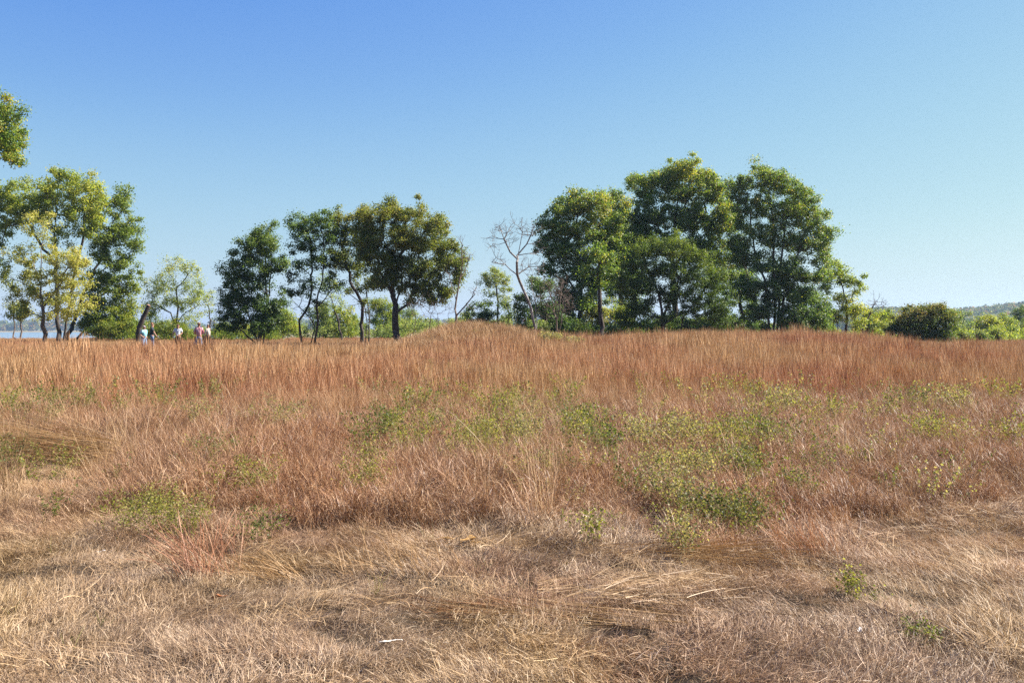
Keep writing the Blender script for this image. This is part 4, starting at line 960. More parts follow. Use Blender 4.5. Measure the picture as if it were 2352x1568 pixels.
def build_plants():
    M['plant_stem'] = plain_mat('plant_stem', (.20, .13, .07))
    M['w_yg'] = leaf_mat('weed_yellow_green', [(.09, .13, .035), (.14, .19, .045), (.20, .25, .075), (.30, .33, .13)], spec=.3, rough=.5, k=1.1)
    M['w_g'] = leaf_mat('weed_green', [(.045, .085, .025), (.075, .125, .035), (.12, .17, .05), (.20, .24, .09)], spec=.3, rough=.5, k=1.15)
    M['w_dk'] = leaf_mat('weed_dark_green', [(.045, .07, .028), (.075, .105, .035), (.11, .15, .05), (.20, .23, .11)], spec=.3, rough=.5, k=1.15)
    M['w_gr'] = leaf_mat('weed_grey_green', [(.10, .14, .06), (.16, .20, .09), (.25, .29, .15), (.34, .35, .21)], spec=.3, rough=.5, k=1.1)
    # zx, zy(base), w, h, material, stems, leaf, trail, label
    L = [(335, 1195, 95, 85, 'w_yg', 26, .020, .3, 'yellow-green leafy weed mound at the edge of the mown strip, the largest on the left'),
         (420, 1205, 80, 70, 'w_yg', 16, .018, .3, 'thinner yellow-green weed directly right of the largest left weed mound'),
         (505, 1050, 60, 55, 'w_g', 14, .022, .6, 'trailing green vine weed upper end, in the left middle of the field'),
         (570, 1095, 80, 50, 'w_yg', 18, .022, .6, 'trailing yellow-green weed lower down the left middle, near the straw edge'),
         (30, 1015, 60, 26, 'w_dk', 10, .022, .6, 'dark green low weed at the left frame edge above the fallen straw bundle'),
         (120, 925, 40, 34, 'w_g', 8, .024, .3, 'small green weed in the upper left of the field'),
         (450, 945, 70, 36, 'w_gr', 12, .024, .4, 'dusty green weed in the red grass, left of centre'),
         (660, 955, 60, 30, 'w_gr', 12, .024, .4, 'pale dusty weed between the left vine and the centre weeds'),
         (875, 975, 80, 60, 'w_g', 26, .026, .3, 'dull green bushy weed, leftmost of the centre row'),
         (940, 1000, 60, 34, 'w_yg', 12, .026, .5, 'low yellow weed patch right below the dull green bushy weed'),
         (1100, 995, 90, 50, 'w_yg', 24, .026, .3, 'bright yellow-green weed patch at the centre of the field'),
         (1200, 980, 70, 42, 'w_gr', 20, .024, .3, 'grey-green weed right of the bright yellow-green centre patch'),
         (1340, 960, 66, 50, 'w_g', 22, .028, .3, 'deep green weed clump right of centre, beside the pale leaning stalks'),
         (1385, 1008, 46, 46, 'w_g', 14, .032, .3, 'bright green broad-leaved weed just below the deep green clump'),
         (1470, 990, 90, 44, 'w_gr', 20, .026, .5, 'dusty green weed at the upper left of the large green patch'),
         (1560, 985, 90, 50, 'w_gr', 26, .026, .4, 'pale dusty weed at the top of the large green patch'),
         (1650, 990, 90, 50, 'w_yg', 22, .026, .4, 'yellow-green weed at the top middle of the large green patch'),
         (1745, 1000, 80, 50, 'w_g', 24, .026, .4, 'fine green weed at the upper right of the large green patch'),
         (1500, 1060, 70, 40, 'w_gr', 12, .024, .5, 'yellow-green weed on the left flank of the large green patch'),
         (1600, 1065, 110, 56, 'w_gr', 20, .024, .5, 'dusty weed in the middle of the large green patch'),
         (1700, 1065, 80, 50, 'w_g', 20, .024, .5, 'green weed on the right flank of the large green patch'),
         (1540, 1140, 90, 60, 'w_gr', 20, .024, .4, 'green weed at the lower left of the large green patch'),
         (1620, 1170, 120, 76, 'w_dk', 26, .024, .4, 'darkest green weed at the lower middle of the large green patch'),
         (1710, 1180, 90, 54, 'w_dk', 24, .022, .5, 'dark trailing weed at the lower right of the large green patch'),
         (1565, 1222, 60, 40, 'w_gr', 10, .022, .4, 'green weed at the bottom tip of the large green patch'),
         (1890, 1075, 46, 50, 'w_g', 8, .02, .9, 'thin streak of green vine right of the large green patch'),
         (1835, 1110, 50, 30, 'w_g', 10, .02, .5, 'little green weed between the large patch and the vine streak'),
         (2150, 990, 80, 30, 'w_yg', 20, .026, .4, 'yellow-green weed alone in the right part of the field'),
         (2090, 915, 60, 20, 'w_g', 12, .028, .4, 'small green weed far back on the right'),
         (2170, 915, 60, 18, 'w_gr', 12, .028, .4, 'small dusty weed far back, nearer the right edge'),
         (1700, 890, 60, 24, 'w_yg', 12, .03, .3, 'yellow tuft of weed in the red grass right of centre'),
         (1800, 920, 60, 24, 'w_gr', 12, .03, .4, 'dusty weed in the red grass above the large green patch'),
         (1170, 905, 60, 22, 'w_yg', 10, .03, .3, 'sparse yellow-green weed above the centre patch'),
         (840, 1085, 90, 36, 'w_yg', 14, .022, .7, 'low trailing green weed left of centre in the brown grass'),
         (850, 1045, 40, 46, 'w_yg', 7, .024, .2, 'upright yellow-leaved weed stem left of centre'),
         (1270, 1060, 60, 30, 'w_g', 10, .022, .5, 'low green weed at the foot of the tall green spikes'),
         (1368, 1185, 26, 26, 'w_yg', 5, .022, .2, 'tiny bright green weed low in the brown grass right of centre'),
         (600, 1215, 50, 26, 'w_g', 7, .02, .5, 'low green weed at the dark edge of the mown strip, right of the left weeds'),
         (1110, 820, 20, 34, 'w_yg', 6, .04, .1, 'single yellowish weed stem high up in the red grass'),
         (88, 830, 40, 24, 'w_yg', 10, .035, .2, 'yellow weed in the red grass at the far left'),
         ]
    for i, (zx, zy, w, h, m, n, lf, tr, lab) in enumerate(L):
        leafy('weed_plant', lab, 'weed', zx, zy - h * .5, w * 1.15, h, m, n, lf, 'green weeds in the dry grass', 200 + i)
    for i, (zx, zt, lab) in enumerate([(1302, 965, 'tall green leafy spike, left one of two'), (1336, 965, 'tall green leafy spike, right one of two')]):
        leafy('weed_spike', lab + ' near the centre of the field', 'weed', zx, 1090, 7, 40, 'w_yg', 5, .03, 'green spikes', 250 + i, hs=.62, upright=True, d=12.3)
    # seedling in the mown ground
    leafy('seedling_plant', 'lone bright green seedling with broad leaves in the mown ground at the lower right', 'seedling', 1958, 1385, 20, 30, 'w_yg', 5, .022, None, 260, hs=.15, upright=True, d=6.1)
    leafy('seedling_plant', 'two tiny green leaves poking up right of the lone bright seedling', 'seedling', 2018, 1390, 10, 10, 'w_g', 2, .02, None, 261, hs=.07, upright=True, d=6.05)
    leafy('weed_plant', 'low green sprig lying in the mown ground near the lower right corner', 'weed', 2110, 1470, 60, 22, 'w_g', 6, .018, None, 262, hs=.09)
    # mound bush
    leafy('weed_plant', 'green round herb cushion on the mound slope in front of the right grove', 'weed', 1265, 770, 34, 3, 'w_gr', 60, .045, None, 263, d=50, hs=.62)
    leafy('weed_plant', 'dull green herb cushion beside the round one on the mound slope', 'weed', 1318, 772, 30, 3, 'w_gr', 34, .045, None, 264, d=50, hs=.58)

# ---------------------------------------------------------------- special clumps and litter
def strand_thing(name, label, cat, base, n, dirv, L, w, mat, seed, spread=(.1, .1), fan=.25, droop=.25, head=1, seg=8, lift=.0, group=None):
    rng = np.random.default_rng(seed)
    dirv = np.array(dirv, float); dirv /= np.linalg.norm(dirv)
    rt = empty(name, base); tag(rt, label, cat, group)
    vs, fs, ts = [], [], []; o = 0
    for i in range(n):
        p = np.array([np.clip(rng.normal(), -1.5, 1.5) * spread[0], np.clip(rng.normal(), -1.5, 1.5) * spread[1], rng.uniform(0, .05) + lift * rng.random()])
        d = dirv + rng.normal(0, fan, 3) * [1, 1, .7]; d /= np.linalg.norm(d)
        l = L * rng.uniform(.5, 1.15); st = l / seg; c = [p.copy()]
        dd = d.copy(); dr = droop * rng.uniform(.2, 1.6)
        for k in range(seg):
            dd = dd + np.array([0, 0, -dr / seg]) + rng.normal(0, .02, 3); dd /= np.linalg.norm(dd)
            p = p + dd * st; p[2] = max(p[2], .01 + .02 * rng.random()); c.append(p.copy())
        c = np.array(c); t = np.linspace(0, 1, seg + 1)
        sd = np.cross(dd, [rng.normal(), rng.normal(), rng.normal() + .5]); sd /= np.linalg.norm(sd)
        wd = w * rng.uniform(.6, 1.3) * (1 - .6 * t) * np.where(t > .6, head, 1)
        v = np.stack([c - sd * wd[:, None] / 2, c + sd * wd[:, None] / 2], 1).reshape(-1, 3)
        k = np.arange(seg) * 2 + o
        fs.append(np.stack([k, k + 1, k + 3, k + 2], 1)); vs.append(v); ts.append(np.full(seg, np.clip(rng.normal(.5, .28), 0, 1))); o += len(v)
    link('stalks', mesh_np('stalks', np.concatenate(vs), np.concatenate(fs), 4, M[mat], {'tint': ('FACE', np.concatenate(ts))}), rt)
    return rt

def curl_leaf(name, label, zx, zy, L, W, rz, mat, seed, cat='dry leaf', curl=.9, parts=1):
    rng = np.random.default_rng(seed)
    d = EYE * F / (zy - HY); base = G(zx, d); base[2] += .045
    bm = bmesh.new()
    for q in range(parts):
        nu, nv = 14, 6; grid = []
        oz = q * .025; rr = rng.uniform(-.5, .5) if q else 0; ox = rng.uniform(-.4, .4) * L if q else 0
        LL = L * (1 if q == 0 else .55)
        for i in range(nu + 1):
            u = i / nu; row = []
            wdt = W * math.sin(math.pi * min(.97, u * .9 + .06)) ** .7
            for j in range(nv + 1):
                v = j / nv - .5; a = v * 2 * curl * (1 + .5 * math.sin(u * 5 + seed))
                x = (u - .5) * LL; y = math.sin(a) * wdt / 2 / max(.3, curl) + .02 * math.sin(u * 3 + seed) * LL
                z = (1 - math.cos(a)) * wdt * .5 + oz + .003 * math.sin(u * 9 + seed * 2) + rng.normal(0, .0012)
                xx = x * math.cos(rr) - y * math.sin(rr) + ox; yy = x * math.sin(rr) + y * math.cos(rr)
                row.append(bm.verts.new((xx, yy, z)))
            grid.append(row)
        for i in range(nu):
            for j in range(nv): bm.faces.new((grid[i][j], grid[i + 1][j], grid[i + 1][j + 1], grid[i][j + 1]))
    me = bpy.data.meshes.new(name); bm.to_mesh(me); bm.free(); me.materials.append(M[mat])
    for p in me.polygons: p.use_smooth = True
    o = link(name, me, loc=base); o.rotation_euler = (rng.normal(0, .15), rng.normal(0, .15), rz)
    s = o.modifiers.new('thick', 'SOLIDIFY'); s.thickness = .0012
    tag(o, label, cat)
    return o

def build_extras():
    def B(zx, zy): return G(zx, EYE * F / (zy - HY))
    strand_thing('bluestem_clump', 'pinkish-red grass clump fanning up and left at the edge of the mown strip, lower left', 'grass clump', B(478, 1345), 130, (-.16, .10, 1), .44, .0028, 'g_pink', 301, (.13, .09), .30, .3, 1.7)
    strand_thing('bluestem_clump', 'bent-over pink grass stalks leaning left beside the pinkish-red clump', 'grass clump', B(462, 1338), 46, (-.75, .15, .8), .42, .0030, 'g_pink', 302, (.06, .06), .16, .4, 1.6)
    strand_thing('bluestem_clump', 'orange-red grass clump leaning left at the edge of the mown strip, lower right', 'grass clump', B(1868, 1292), 170, (-.35, -.05, .9), .34, .0032, 'g_orange', 303, (.14, .1), .25, .35, 1.3)
    strand_thing('bluestem_clump', 'low orange grass tuft under the fanning pink clump, slightly to its right', 'grass clump', B(640, 1345), 130, (-.7, -.2, .6), .36, .0034, 'g_tan', 304, (.12, .1), .25, .6, 1)
    strand_thing('straw_bundle', 'large swath of flattened bronze stalks spreading in from the left frame edge', 'grass swath', B(225, 1075), 420, (-1, -.02, .16), 1.6, .0042, 'g_bronze', 305, (.18, .22), .11, .12, 1.2, lift=.30)
    strand_thing('straw_bundle', 'few long pale stalks arching over the flattened bronze swath at the left', 'grass swath', B(250, 1068), 34, (-1, .25, .30), 1.6, .005, 'g_pale', 306, (.06, .06), .06, .12, 1.2, lift=.35)
    strand_thing('straw_bundle', 'pale stalks bent sideways to the right in the left middle of the field', 'grass swath', B(480, 1010), 34, (.8, .5, .7), .75, .005, 'g_pale', 307, (.08, .08), .14, .7, 1.2)
    strand_thing('straw_bundle', 'combed-flat dark straw swath in the mown ground right of the bottom centre', 'grass swath', B(1580, 1445), 240, (-1, .12, .03), .85, .0036, 'g_bronze', 308, (.5, .12), .08, .05, 1)
    strand_thing('straw_bundle', 'reddish straw heap bent over in the mown ground at the bottom centre', 'grass swath', B(1130, 1420), 260, (-.9, .15, .16), .30, .0026, 'g_orange2', 309, (.24, .10), .24, .5, 1, lift=.05)
    strand_thing('straw_bundle', 'sunlit pale straw heap in the mown ground, lower right of centre', 'grass swath', B(1440, 1400), 300, (.8, .5, .04), .32, .0032, 'g_pale', 310, (.35, .2), .2, .1, 1, lift=.05)
    strand_thing('straw_bundle', 'tan straw stalks lying to the right below the tall brown grass, right of centre', 'grass swath', B(1560, 1300), 170, (.9, -.45, .22), .7, .0036, 'g_tan', 311, (.35, .12), .13, .25, 1, lift=.1)
    strand_thing('straw_bundle', 'golden straw tuft in the mown ground left of the bottom centre', 'grass swath', B(920, 1340), 170, (-.35, .1, .7), .30, .0034, 'g_tan', 312, (.25, .14), .3, .7, 1)
    curl_leaf('dried_husk', 'crumpled yellow-brown husk lying at the foot of the tall grass near the centre', 1080, 1268, .22, .09, .1, 'husk', 3, 'dried husk', parts=3)
    curl_leaf('dried_husk', 'long narrow yellow husk strip left of the crumpled husk', 1012, 1262, .20, .03, -.25, 'husk', 4, 'dried husk')
    curl_leaf('dry_leaf', 'slim pale orange leaf blade slanting down in the straw, lower right of centre', 1432, 1358, .19, .022, -.75, 'husk', 5)
    curl_leaf('dry_leaf', 'small brown-orange leaf in the mown ground below the pink clump', 502, 1410, .09, .04, .1, 'leaf_br', 6)
    curl_leaf('dry_leaf', 'white dried leaf sliver in the mown ground at the bottom left of centre', 897, 1508, .13, .022, .6, 'leaf_wh', 7)
    curl_leaf('dry_leaf', 'small white curled leaf in the mown ground at the lower right', 1978, 1478, .06, .03, 1.2, 'leaf_wh', 8)
    curl_leaf('dry_leaf', 'small pale curled leaf at the edge of the tall grass, right of centre', 1741, 1262, .06, .03, .9, 'leaf_wh', 9)
    curl_leaf('dry_leaf', 'pale leaf sliver in the mown ground at the left, near the pink clump', 230, 1292, .07, .018, .1, 'leaf_wh', 10)

def extra_mats():
    M['g_pink'] = grass_mat('grass_pink', [(.30, .14, .09), (.45, .23, .155), (.58, .34, .24), (.7, .50, .38)], [(.28, .13, .08), (.42, .21, .14), (.55, .32, .22), (.7, .48, .36)], 1)
    M['g_orange'] = grass_mat('grass_orange', [(.22, .09, .045), (.36, .16, .085), (.48, .24, .13), (.6, .38, .24)], [(.24, .11, .05), (.38, .19, .1), (.5, .28, .16), (.62, .4, .26)], 1)
    M['g_orange2'] = grass_mat('grass_rust', [(.2, .10, .05), (.34, .19, .105), (.46, .28, .16), (.62, .43, .28)], [(.22, .11, .05), (.36, .2, .11), (.5, .3, .17), (.62, .42, .27)], 1)
    M['g_tan'] = grass_mat('grass_tan', [(.24, .15, .075), (.4, .26, .14), (.52, .36, .2), (.66, .5, .33)], [(.24, .15, .07), (.4, .27, .13), (.52, .37, .2), (.66, .5, .33)], 1)
    M['g_bronze'] = grass_mat('grass_bronze', [(.11, .075, .035), (.24, .16, .075), (.38, .26, .13), (.6, .44, .27)], [(.12, .08, .035), (.25, .17, .08), (.4, .28, .14), (.62, .46, .28)], 1)
    M['husk'] = plain_mat('husk', (.55, .31, .09), .6, .35, 40)
    M['leaf_br'] = plain_mat('leaf_brown', (.42, .16, .06), .6, .35, 60)
    M['leaf_wh'] = plain_mat('leaf_white', (.72, .66, .58), .5, .15, 60)

# ---------------------------------------------------------------- people
def skinned(name, chains, mat, parent, sub=1, root=0, mat_more=None):
    """chains: lists of (key or xyz, radius); equal coordinates are shared vertices"""
    bm = bmesh.new(); lay = bm.verts.layers.skin.verify(); seen = {}
    def vert(p, r):
        k = tuple(round(c, 4) for c in p)
        if k not in seen:
            v = bm.verts.new(p); v[lay].radius = (r, r) if not isinstance(r, tuple) else r; seen[k] = v
        return seen[k]
    first = None
    for ch in chains:
        prev = None
        for p, r in ch:
            v = vert(p, r)
            if first is None: first = v
            if prev is not None and prev != v and bm.edges.get((prev, v)) is None: bm.edges.new((prev, v))
            prev = v
    first[lay].use_root = True
    me = bpy.data.meshes.new(name + '_skeleton'); bm.to_mesh(me); bm.free()
    o = bpy.data.objects.new(name + '_skeleton', me); COL.objects.link(o)
    a = o.modifiers.new('skin', 'SKIN'); a.use_smooth_shade = True
    b = o.modifiers.new('sub', 'SUBSURF'); b.levels = sub; b.render_levels = sub
    dg = bpy.context.evaluated_depsgraph_get()
    m2 = bpy.data.meshes.new_from_object(o.evaluated_get(dg)); m2.name = name
    bpy.data.objects.remove(o); bpy.data.meshes.remove(me)
    m2.materials.clear(); m2.materials.append(mat)
    for p in m2.polygons: p.use_smooth = True
    return link(name, m2, parent)

def ellipsoid(name, c, r, mat, parent, seg=14, cut=None, rot=None, brim=None):
    bm = bmesh.new(); bmesh.ops.create_uvsphere(bm, u_segments=seg, v_segments=seg // 2 + 1, radius=1)
    if cut is not None:
        bmesh.ops.delete(bm, geom=[v for v in bm.verts if v.co.z < cut], context='VERTS')
    for v in bm.verts: v.co = Vector((v.co.x * r[0], v.co.y * r[1], v.co.z * r[2]))
    if brim:
        ang, ln, wd, z = brim
        if ln == 'all':
            n = 20; a = [bm.verts.new((math.cos(t * 2 * math.pi / n) * r[0] * .95, math.sin(t * 2 * math.pi / n) * r[1] * .95, z)) for t in range(n)]
            b = [bm.verts.new((math.cos(t * 2 * math.pi / n) * wd, math.sin(t * 2 * math.pi / n) * wd, z + .018 * abs(math.cos(t * 2 * math.pi / n)))) for t in range(n)]
            for i in range(n): bm.faces.new((a[i], a[(i + 1) % n], b[(i + 1) % n], b[i]))
        else:
            n = 8; a = []; b = []
            for i in range(n + 1):
                t = ang + (i / n - .5) * 1.7
                a.append(bm.verts.new((math.cos(t) * r[0] * .97, math.sin(t) * r[1] * .97, z)))
                k = math.cos((i / n - .5) * 3.0)
                b.append(bm.verts.new((math.cos(t) * r[0] + math.cos(ang) * ln * k, math.sin(t) * r[1] + math.sin(ang) * ln * k, z - .02)))
            for i in range(n): bm.faces.new((a[i], a[i + 1], b[i + 1], b[i]))
    me = bpy.data.meshes.new(name); bm.to_mesh(me); bm.free(); me.materials.append(mat)
    for p in me.polygons: p.use_smooth = True
    o = link(name, me, parent, c)
    s = o.modifiers.new('thick', 'SOLIDIFY'); s.thickness = .006
    return o

def person(label, zx, d, face, H, J, shirt, pants, hair=None, hat=None, sleeves='short', build=1.0, extra=None):
    """face: direction the chest points (radians, 0 = to the right of the picture, -pi/2 = towards the camera).
    J overrides joints given as (forward, left, up) in body heights."""
    base = G(zx, d)
    rt = empty('person', base); tag(rt, label, 'person', 'people standing in the field')
    fx, fy = math.cos(face), math.sin(face)
    def W(p): return (H * (p[0] * fx - p[1] * fy), H * (p[0] * fy + p[1] * fx), H * p[2])
    D = dict(pelvis=(0, 0, .52), waist=(0, 0, .60), chest=(.0, 0, .72), neck=(0, 0, .825), jaw=(.012, 0, .875), skull=(.0, 0, .935), crown=(-.005, 0, .975), nose=(.068, 0, .915),
             hipL=(0, .052, .51), hipR=(0, -.052, .51), kneeL=(.02, .06, .285), kneeR=(.02, -.06, .285), ankL=(-.005, .065, .045), ankR=(-.005, -.065, .045), toeL=(.085, .075, .02), toeR=(.085, -.075, .02),
             shL=(0, .105, .80), shR=(0, -.105, .80), elL=(-.02, .14, .635), elR=(-.02, -.14, .635), wrL=(.03, .15, .49), wrR=(.03, -.15, .49))
    D.update(J)
    w = {k: W(v) for k, v in D.items()}; b = build * H
    skin = M['skin']
    ch = [[(w['pelvis'], .080 * b), (w['waist'], .066 * b), (w['chest'], .078 * b), (w['neck'], .033 * b), (w['jaw'], .040 * H), (w['skull'], .047 * H), (w['crown'], .034 * H)],
          [(w['jaw'], .040 * H), (w['nose'], .010 * H)]]
    for s in 'LR':
        sg = 1 if s == 'L' else -1
        ch.append([(w['chest'], .078 * b), (w['sh' + s], .036 * b), (w['el' + s], .025 * b), (w['wr' + s], .016 * H)])
        ch.append([(w['pelvis'], .08 * b), (w['hip' + s], .058 * b), (w['knee' + s], .035 * b), (w['ank' + s], .023 * H), (w['toe' + s], .019 * H)])
        # ear
        ea = W((D['skull'][0] - .005, D['skull'][1] + sg * .052, D['skull'][2] - .02)); ch.append([(w['skull'], .047 * H), (ea, .009 * H)])
        # hand: palm and five separate fingers
        e, r = np.array(w['el' + s]), np.array(w['wr' + s]); dv = (r - e) / np.linalg.norm(r - e)
        side = np.cross(dv, [fx * .3, fy * .3, .2]); side /= np.linalg.norm(side); up = np.cross(side, dv)
        palm = r + dv * .045 * H / 1.7
        ch.append([(w['wr' + s], .016 * H), (tuple(palm), .021)])
        for k, ln in enumerate((.060, .072, .068, .052)):
            o = palm + side * (k - 1.5) * .021 + dv * .035
            m_ = o + dv * ln * .5 + up * .010; t_ = m_ + dv * ln * .35 + up * .028
            ch.append([(tuple(palm), .021), (tuple(o), .009), (tuple(m_), .0085), (tuple(t_), .0075)])
        th = palm + side * .038 * -1 - dv * .01 + up * .01
        ch.append([(tuple(palm), .021), (tuple(th), .010), (tuple(th + dv * .035 - side * .006 + up * .01), .008)])
    skinned('body', ch, skin, rt, 1)
    # eyes
    for sg in (1, -1):
        c = W((D['skull'][0] + .045, D['skull'][1] + sg * .018, D['skull'][2] - .006))
        ellipsoid('eye', c, (.011, .011, .009), M['eye'], rt, 8)
    # clothing
    g_ = .012 * H
    sh = [[(w['pelvis'], .084 * b + g_), (w['waist'], .074 * b + g_), (w['chest'], .083 * b + g_), (W((D['neck'][0], D['neck'][1], D['neck'][2] - .025)), .046 * b)]]
    for s in 'LR':
        if sleeves == 'long':
            sh.append([(w['chest'], .083 * b + g_), (w['sh' + s], .046 * b), (w['el' + s], .036 * b), (tuple(np.array(w['el' + s]) * .08 + np.array(w['wr' + s]) * .92), .026 * b)])
        else:
            sh.append([(w['chest'], .083 * b + g_), (w['sh' + s], .048 * b), (tuple(np.array(w['sh' + s]) * .15 + np.array(w['el' + s]) * .85), .040 * b)])
    skinned('shirt', sh, M[shirt], rt, 1)
    pn = []
    top = W((D['pelvis'][0], D['pelvis'][1], D['pelvis'][2] + .045))
    for s in 'LR':
        pn.append([(top, .078 * b + g_ * .5), (w['pelvis'], .083 * b + g_ * .5), (w['hip' + s], .066 * b), (w['knee' + s], .046 * b), (tuple(np.array(w['ank' + s]) + [0, 0, .03]), .036 * b)])
    skinned('trousers', pn, M[pants], rt, 1)
    for s in 'LR':
        skinned('shoe', [[(tuple(np.array(w['ank' + s]) + [0, 0, -.02]), .032 * H), (tuple(np.array(w['toe' + s]) * .6 + np.array(w['ank' + s]) * .4 + [0, 0, -.012]), .027 * H), (w['toe' + s], .022 * H)]], M['shoe'], rt, 1)
    hd = np.array(w['skull'])
    if hair:
        ellipsoid('hair', W((D['skull'][0] - .006, D['skull'][1], D['skull'][2] + .010)), (.054 * H, .053 * H, .056 * H), M[hair], rt, 16, cut=-.15)
    if hat:
        kind, mt = hat
        c = W((D['skull'][0], D['skull'][1], D['skull'][2] + .018))
        if kind == 'cap': ellipsoid('cap', c, (.057 * H, .056 * H, .050 * H), M[mt], rt, 16, cut=-.05, brim=(face, .075, 0, .002))
        else: ellipsoid('hat', c, (.057 * H, .057 * H, .062 * H), M[mt], rt, 20, cut=-.02, brim=(face, 'all', .15, .004))
    if extra: extra(rt, w, W, H)
    return rt

def build_people():
    M['skin'] = plain_mat('skin', (.52, .27, .18), .5, .06, 8)
    M['eye'] = plain_mat('eye', (.03, .02, .02), .3, .1)
    M['shoe'] = plain_mat('shoe', (.09, .06, .045), .6, .2)
    M['cyan'] = plain_mat('cloth_aqua', (.30, .62, .68), .8, .12, 5)
    M['black_tee'] = plain_mat('cloth_charcoal', (.035, .045, .055), .8, .2, 5)
    M['white_tee'] = plain_mat('cloth_white', (.72, .74, .78), .8, .06, 5)
    M['cream'] = plain_mat('cloth_cream', (.55, .50, .43), .8, .1, 5)
    M['jeans'] = plain_mat('cloth_denim', (.15, .20, .31), .85, .3, 6)
    M['jeans_l'] = plain_mat('cloth_pale_denim', (.27, .33, .46), .85, .3, 6)
    M['brown_pants'] = plain_mat('cloth_brown', (.09, .06, .04), .85, .3, 6)
    M['navy'] = plain_mat('cloth_navy', (.03, .04, .09), .7, .2, 6)
    M['ginger'] = plain_mat('hair_ginger', (.30, .12, .055), .6, .3, 30)
    M['hair_d'] = plain_mat('hair_dark', (.06, .035, .025), .6, .3, 30)
    M['pink_cap'] = plain_mat('cap_pink', (.52, .42, .42), .8, .1)
    M['brown_cap'] = plain_mat('cap_brown', (.14, .08, .055), .8, .1)
    M['tan_hat'] = plain_mat('hat_tan', (.33, .21, .13), .8, .15)
    M['tan_cap'] = plain_mat('cap_tan', (.42, .35, .28), .8, .1)
    M['paper'] = plain_mat('paper_white', (.8, .8, .78), .6, .03)
    # checked shirt
    m, n, l = new_mat('cloth_red_check')
    tc = N(n, 'ShaderNodeTexCoord'); sp = N(n, 'ShaderNodeSeparateXYZ'); l.new(tc.outputs['Object'], sp.inputs[0])
    def stripe(sock, per):
        a = N(n, 'ShaderNodeMath', operation='MULTIPLY'); a.inputs[1].default_value = 1 / per; l.new(sock, a.inputs[0])
        b = N(n, 'ShaderNodeMath', operation='FRACT'); l.new(a.outputs[0], b.inputs[0])
        c = N(n, 'ShaderNodeMath', operation='GREATER_THAN'); c.inputs[1].default_value = .5; l.new(b.outputs[0], c.inputs[0]); return c.outputs[0]
    sz = stripe(sp.outputs['Z'], .085); sx = stripe(sp.outputs['X'], .10)
    ad = N(n, 'ShaderNodeMath', operation='MULTIPLY_ADD'); ad.inputs[1].default_value = .35; l.new(sx, ad.inputs[0])
    mu = N(n, 'ShaderNodeMath', operation='MULTIPLY'); mu.inputs[1].default_value = .65; l.new(sz, mu.inputs[0]); l.new(mu.outputs[0], ad.inputs[2])
    r = ramp(n, [(.72, .66, .66), (.45, .10, .12), (.28, .02, .04), (.13, .015, .05)], [0, .36, .66, 1]); l.new(ad.outputs[0], r.inputs[0])
    b = N(n, 'ShaderNodeBsdfPrincipled'); b.inputs['Roughness'].default_value = .85; l.new(r.outputs[0], b.inputs['Base Color'])
    o = N(n, 'ShaderNodeOutputMaterial'); l.new(b.outputs[0], o.inputs['Surface']); M['check'] = m

    person('person in aqua shirt and pale cap, hand on hip, leftmost of the group', 331, 64, -.5, 1.62,
           dict(elL=(-.06, .17, .64), wrL=(.03, .10, .55), elR=(-.03, -.17, .64), wrR=(.05, -.10, .56), ankL=(.02, .08, .045), ankR=(-.05, -.07, .045)),
           'cyan', 'jeans_l', hair='hair_d', hat=('cap', 'pink_cap'), build=1.22)
    person('bare-headed ginger person in charcoal tee and jeans, second from the left', 349.5, 64.5, .35, 1.82,
           dict(elL=(-.05, .17, .66), wrL=(.0, .10, .56), elR=(.06, -.13, .655), wrR=(.14, -.13, .53), ankR=(.05, -.08, .045), ankL=(-.06, .06, .045)),
           'black_tee', 'jeans', hair='ginger',
           extra=lambda rt, w, W, H: ellipsoid('paper', tuple(np.array(w['wrR']) + [.10, 0, -.05]), (.06, .02, .03), M['paper'], rt, 8))
    def vest(rt, w, W, H):
        skinned('harness', [[(W((.055, .0, .66)), .075), (W((.06, 0, .72)), .078)]], M['navy'], rt, 1)
        for s in (1, -1):
            skinned('strap', [[(W((.055, s * .035, .70)), .020), (W((.05, s * .05, .78)), .022), (W((.0, s * .055, .825)), .022), (W((-.05, s * .05, .76)), .022)]], M['navy'], rt, 1)
        ellipsoid('notebook', W((.13, -.01, .575)), (.07, .05, .02), M['paper'], rt, 8)
    person('person in white tee and dark chest harness, head bowed, middle of the group', 409, 67, -1.35, 1.76,
           dict(jaw=(.035, 0, .868), skull=(.035, 0, .922), crown=(.03, 0, .965), nose=(.095, 0, .890), elL=(.0, .15, .645), wrL=(.10, .05, .575), elR=(-.01, -.17, .65), wrR=(.02, -.18, .50), ankL=(.0, .08, .045), ankR=(.0, -.075, .045)),
           'white_tee', 'brown_pants', hair='hair_d', hat=('cap', 'brown_cap'), extra=vest)
    person('person in red and white checked shirt and brimmed hat, seen from behind', 457, 64, 1.9, 1.83,
           dict(elL=(.04, .16, .655), wrL=(.10, .08, .585), elR=(.03, -.15, .65), wrR=(.10, -.08, .59), ankL=(.0, .13, .045), kneeL=(.03, .11, .285), ankR=(-.02, -.06, .045)),
           'check', 'jeans_l', hair='hair_d', hat=('hat', 'tan_hat'), sleeves='long', build=1.12)
    person('person in cream long-sleeved top and tan cap, one knee raised, rightmost of the group', 478, 70, 2.9, 1.78,
           dict(waist=(-.01, 0, .60), chest=(-.01, 0, .715), kneeL=(.17, .06, .48), hipL=(.01, .05, .51), ankL=(.10, .06, .255), toeL=(.18, .065, .235), elL=(.06, .13, .65), wrL=(.15, .08, .545), elR=(.05, -.13, .65), wrR=(.13, -.08, .55)),
           'cream', 'brown_pants', hair='hair_d', hat=('cap', 'tan_cap'), sleeves='long')

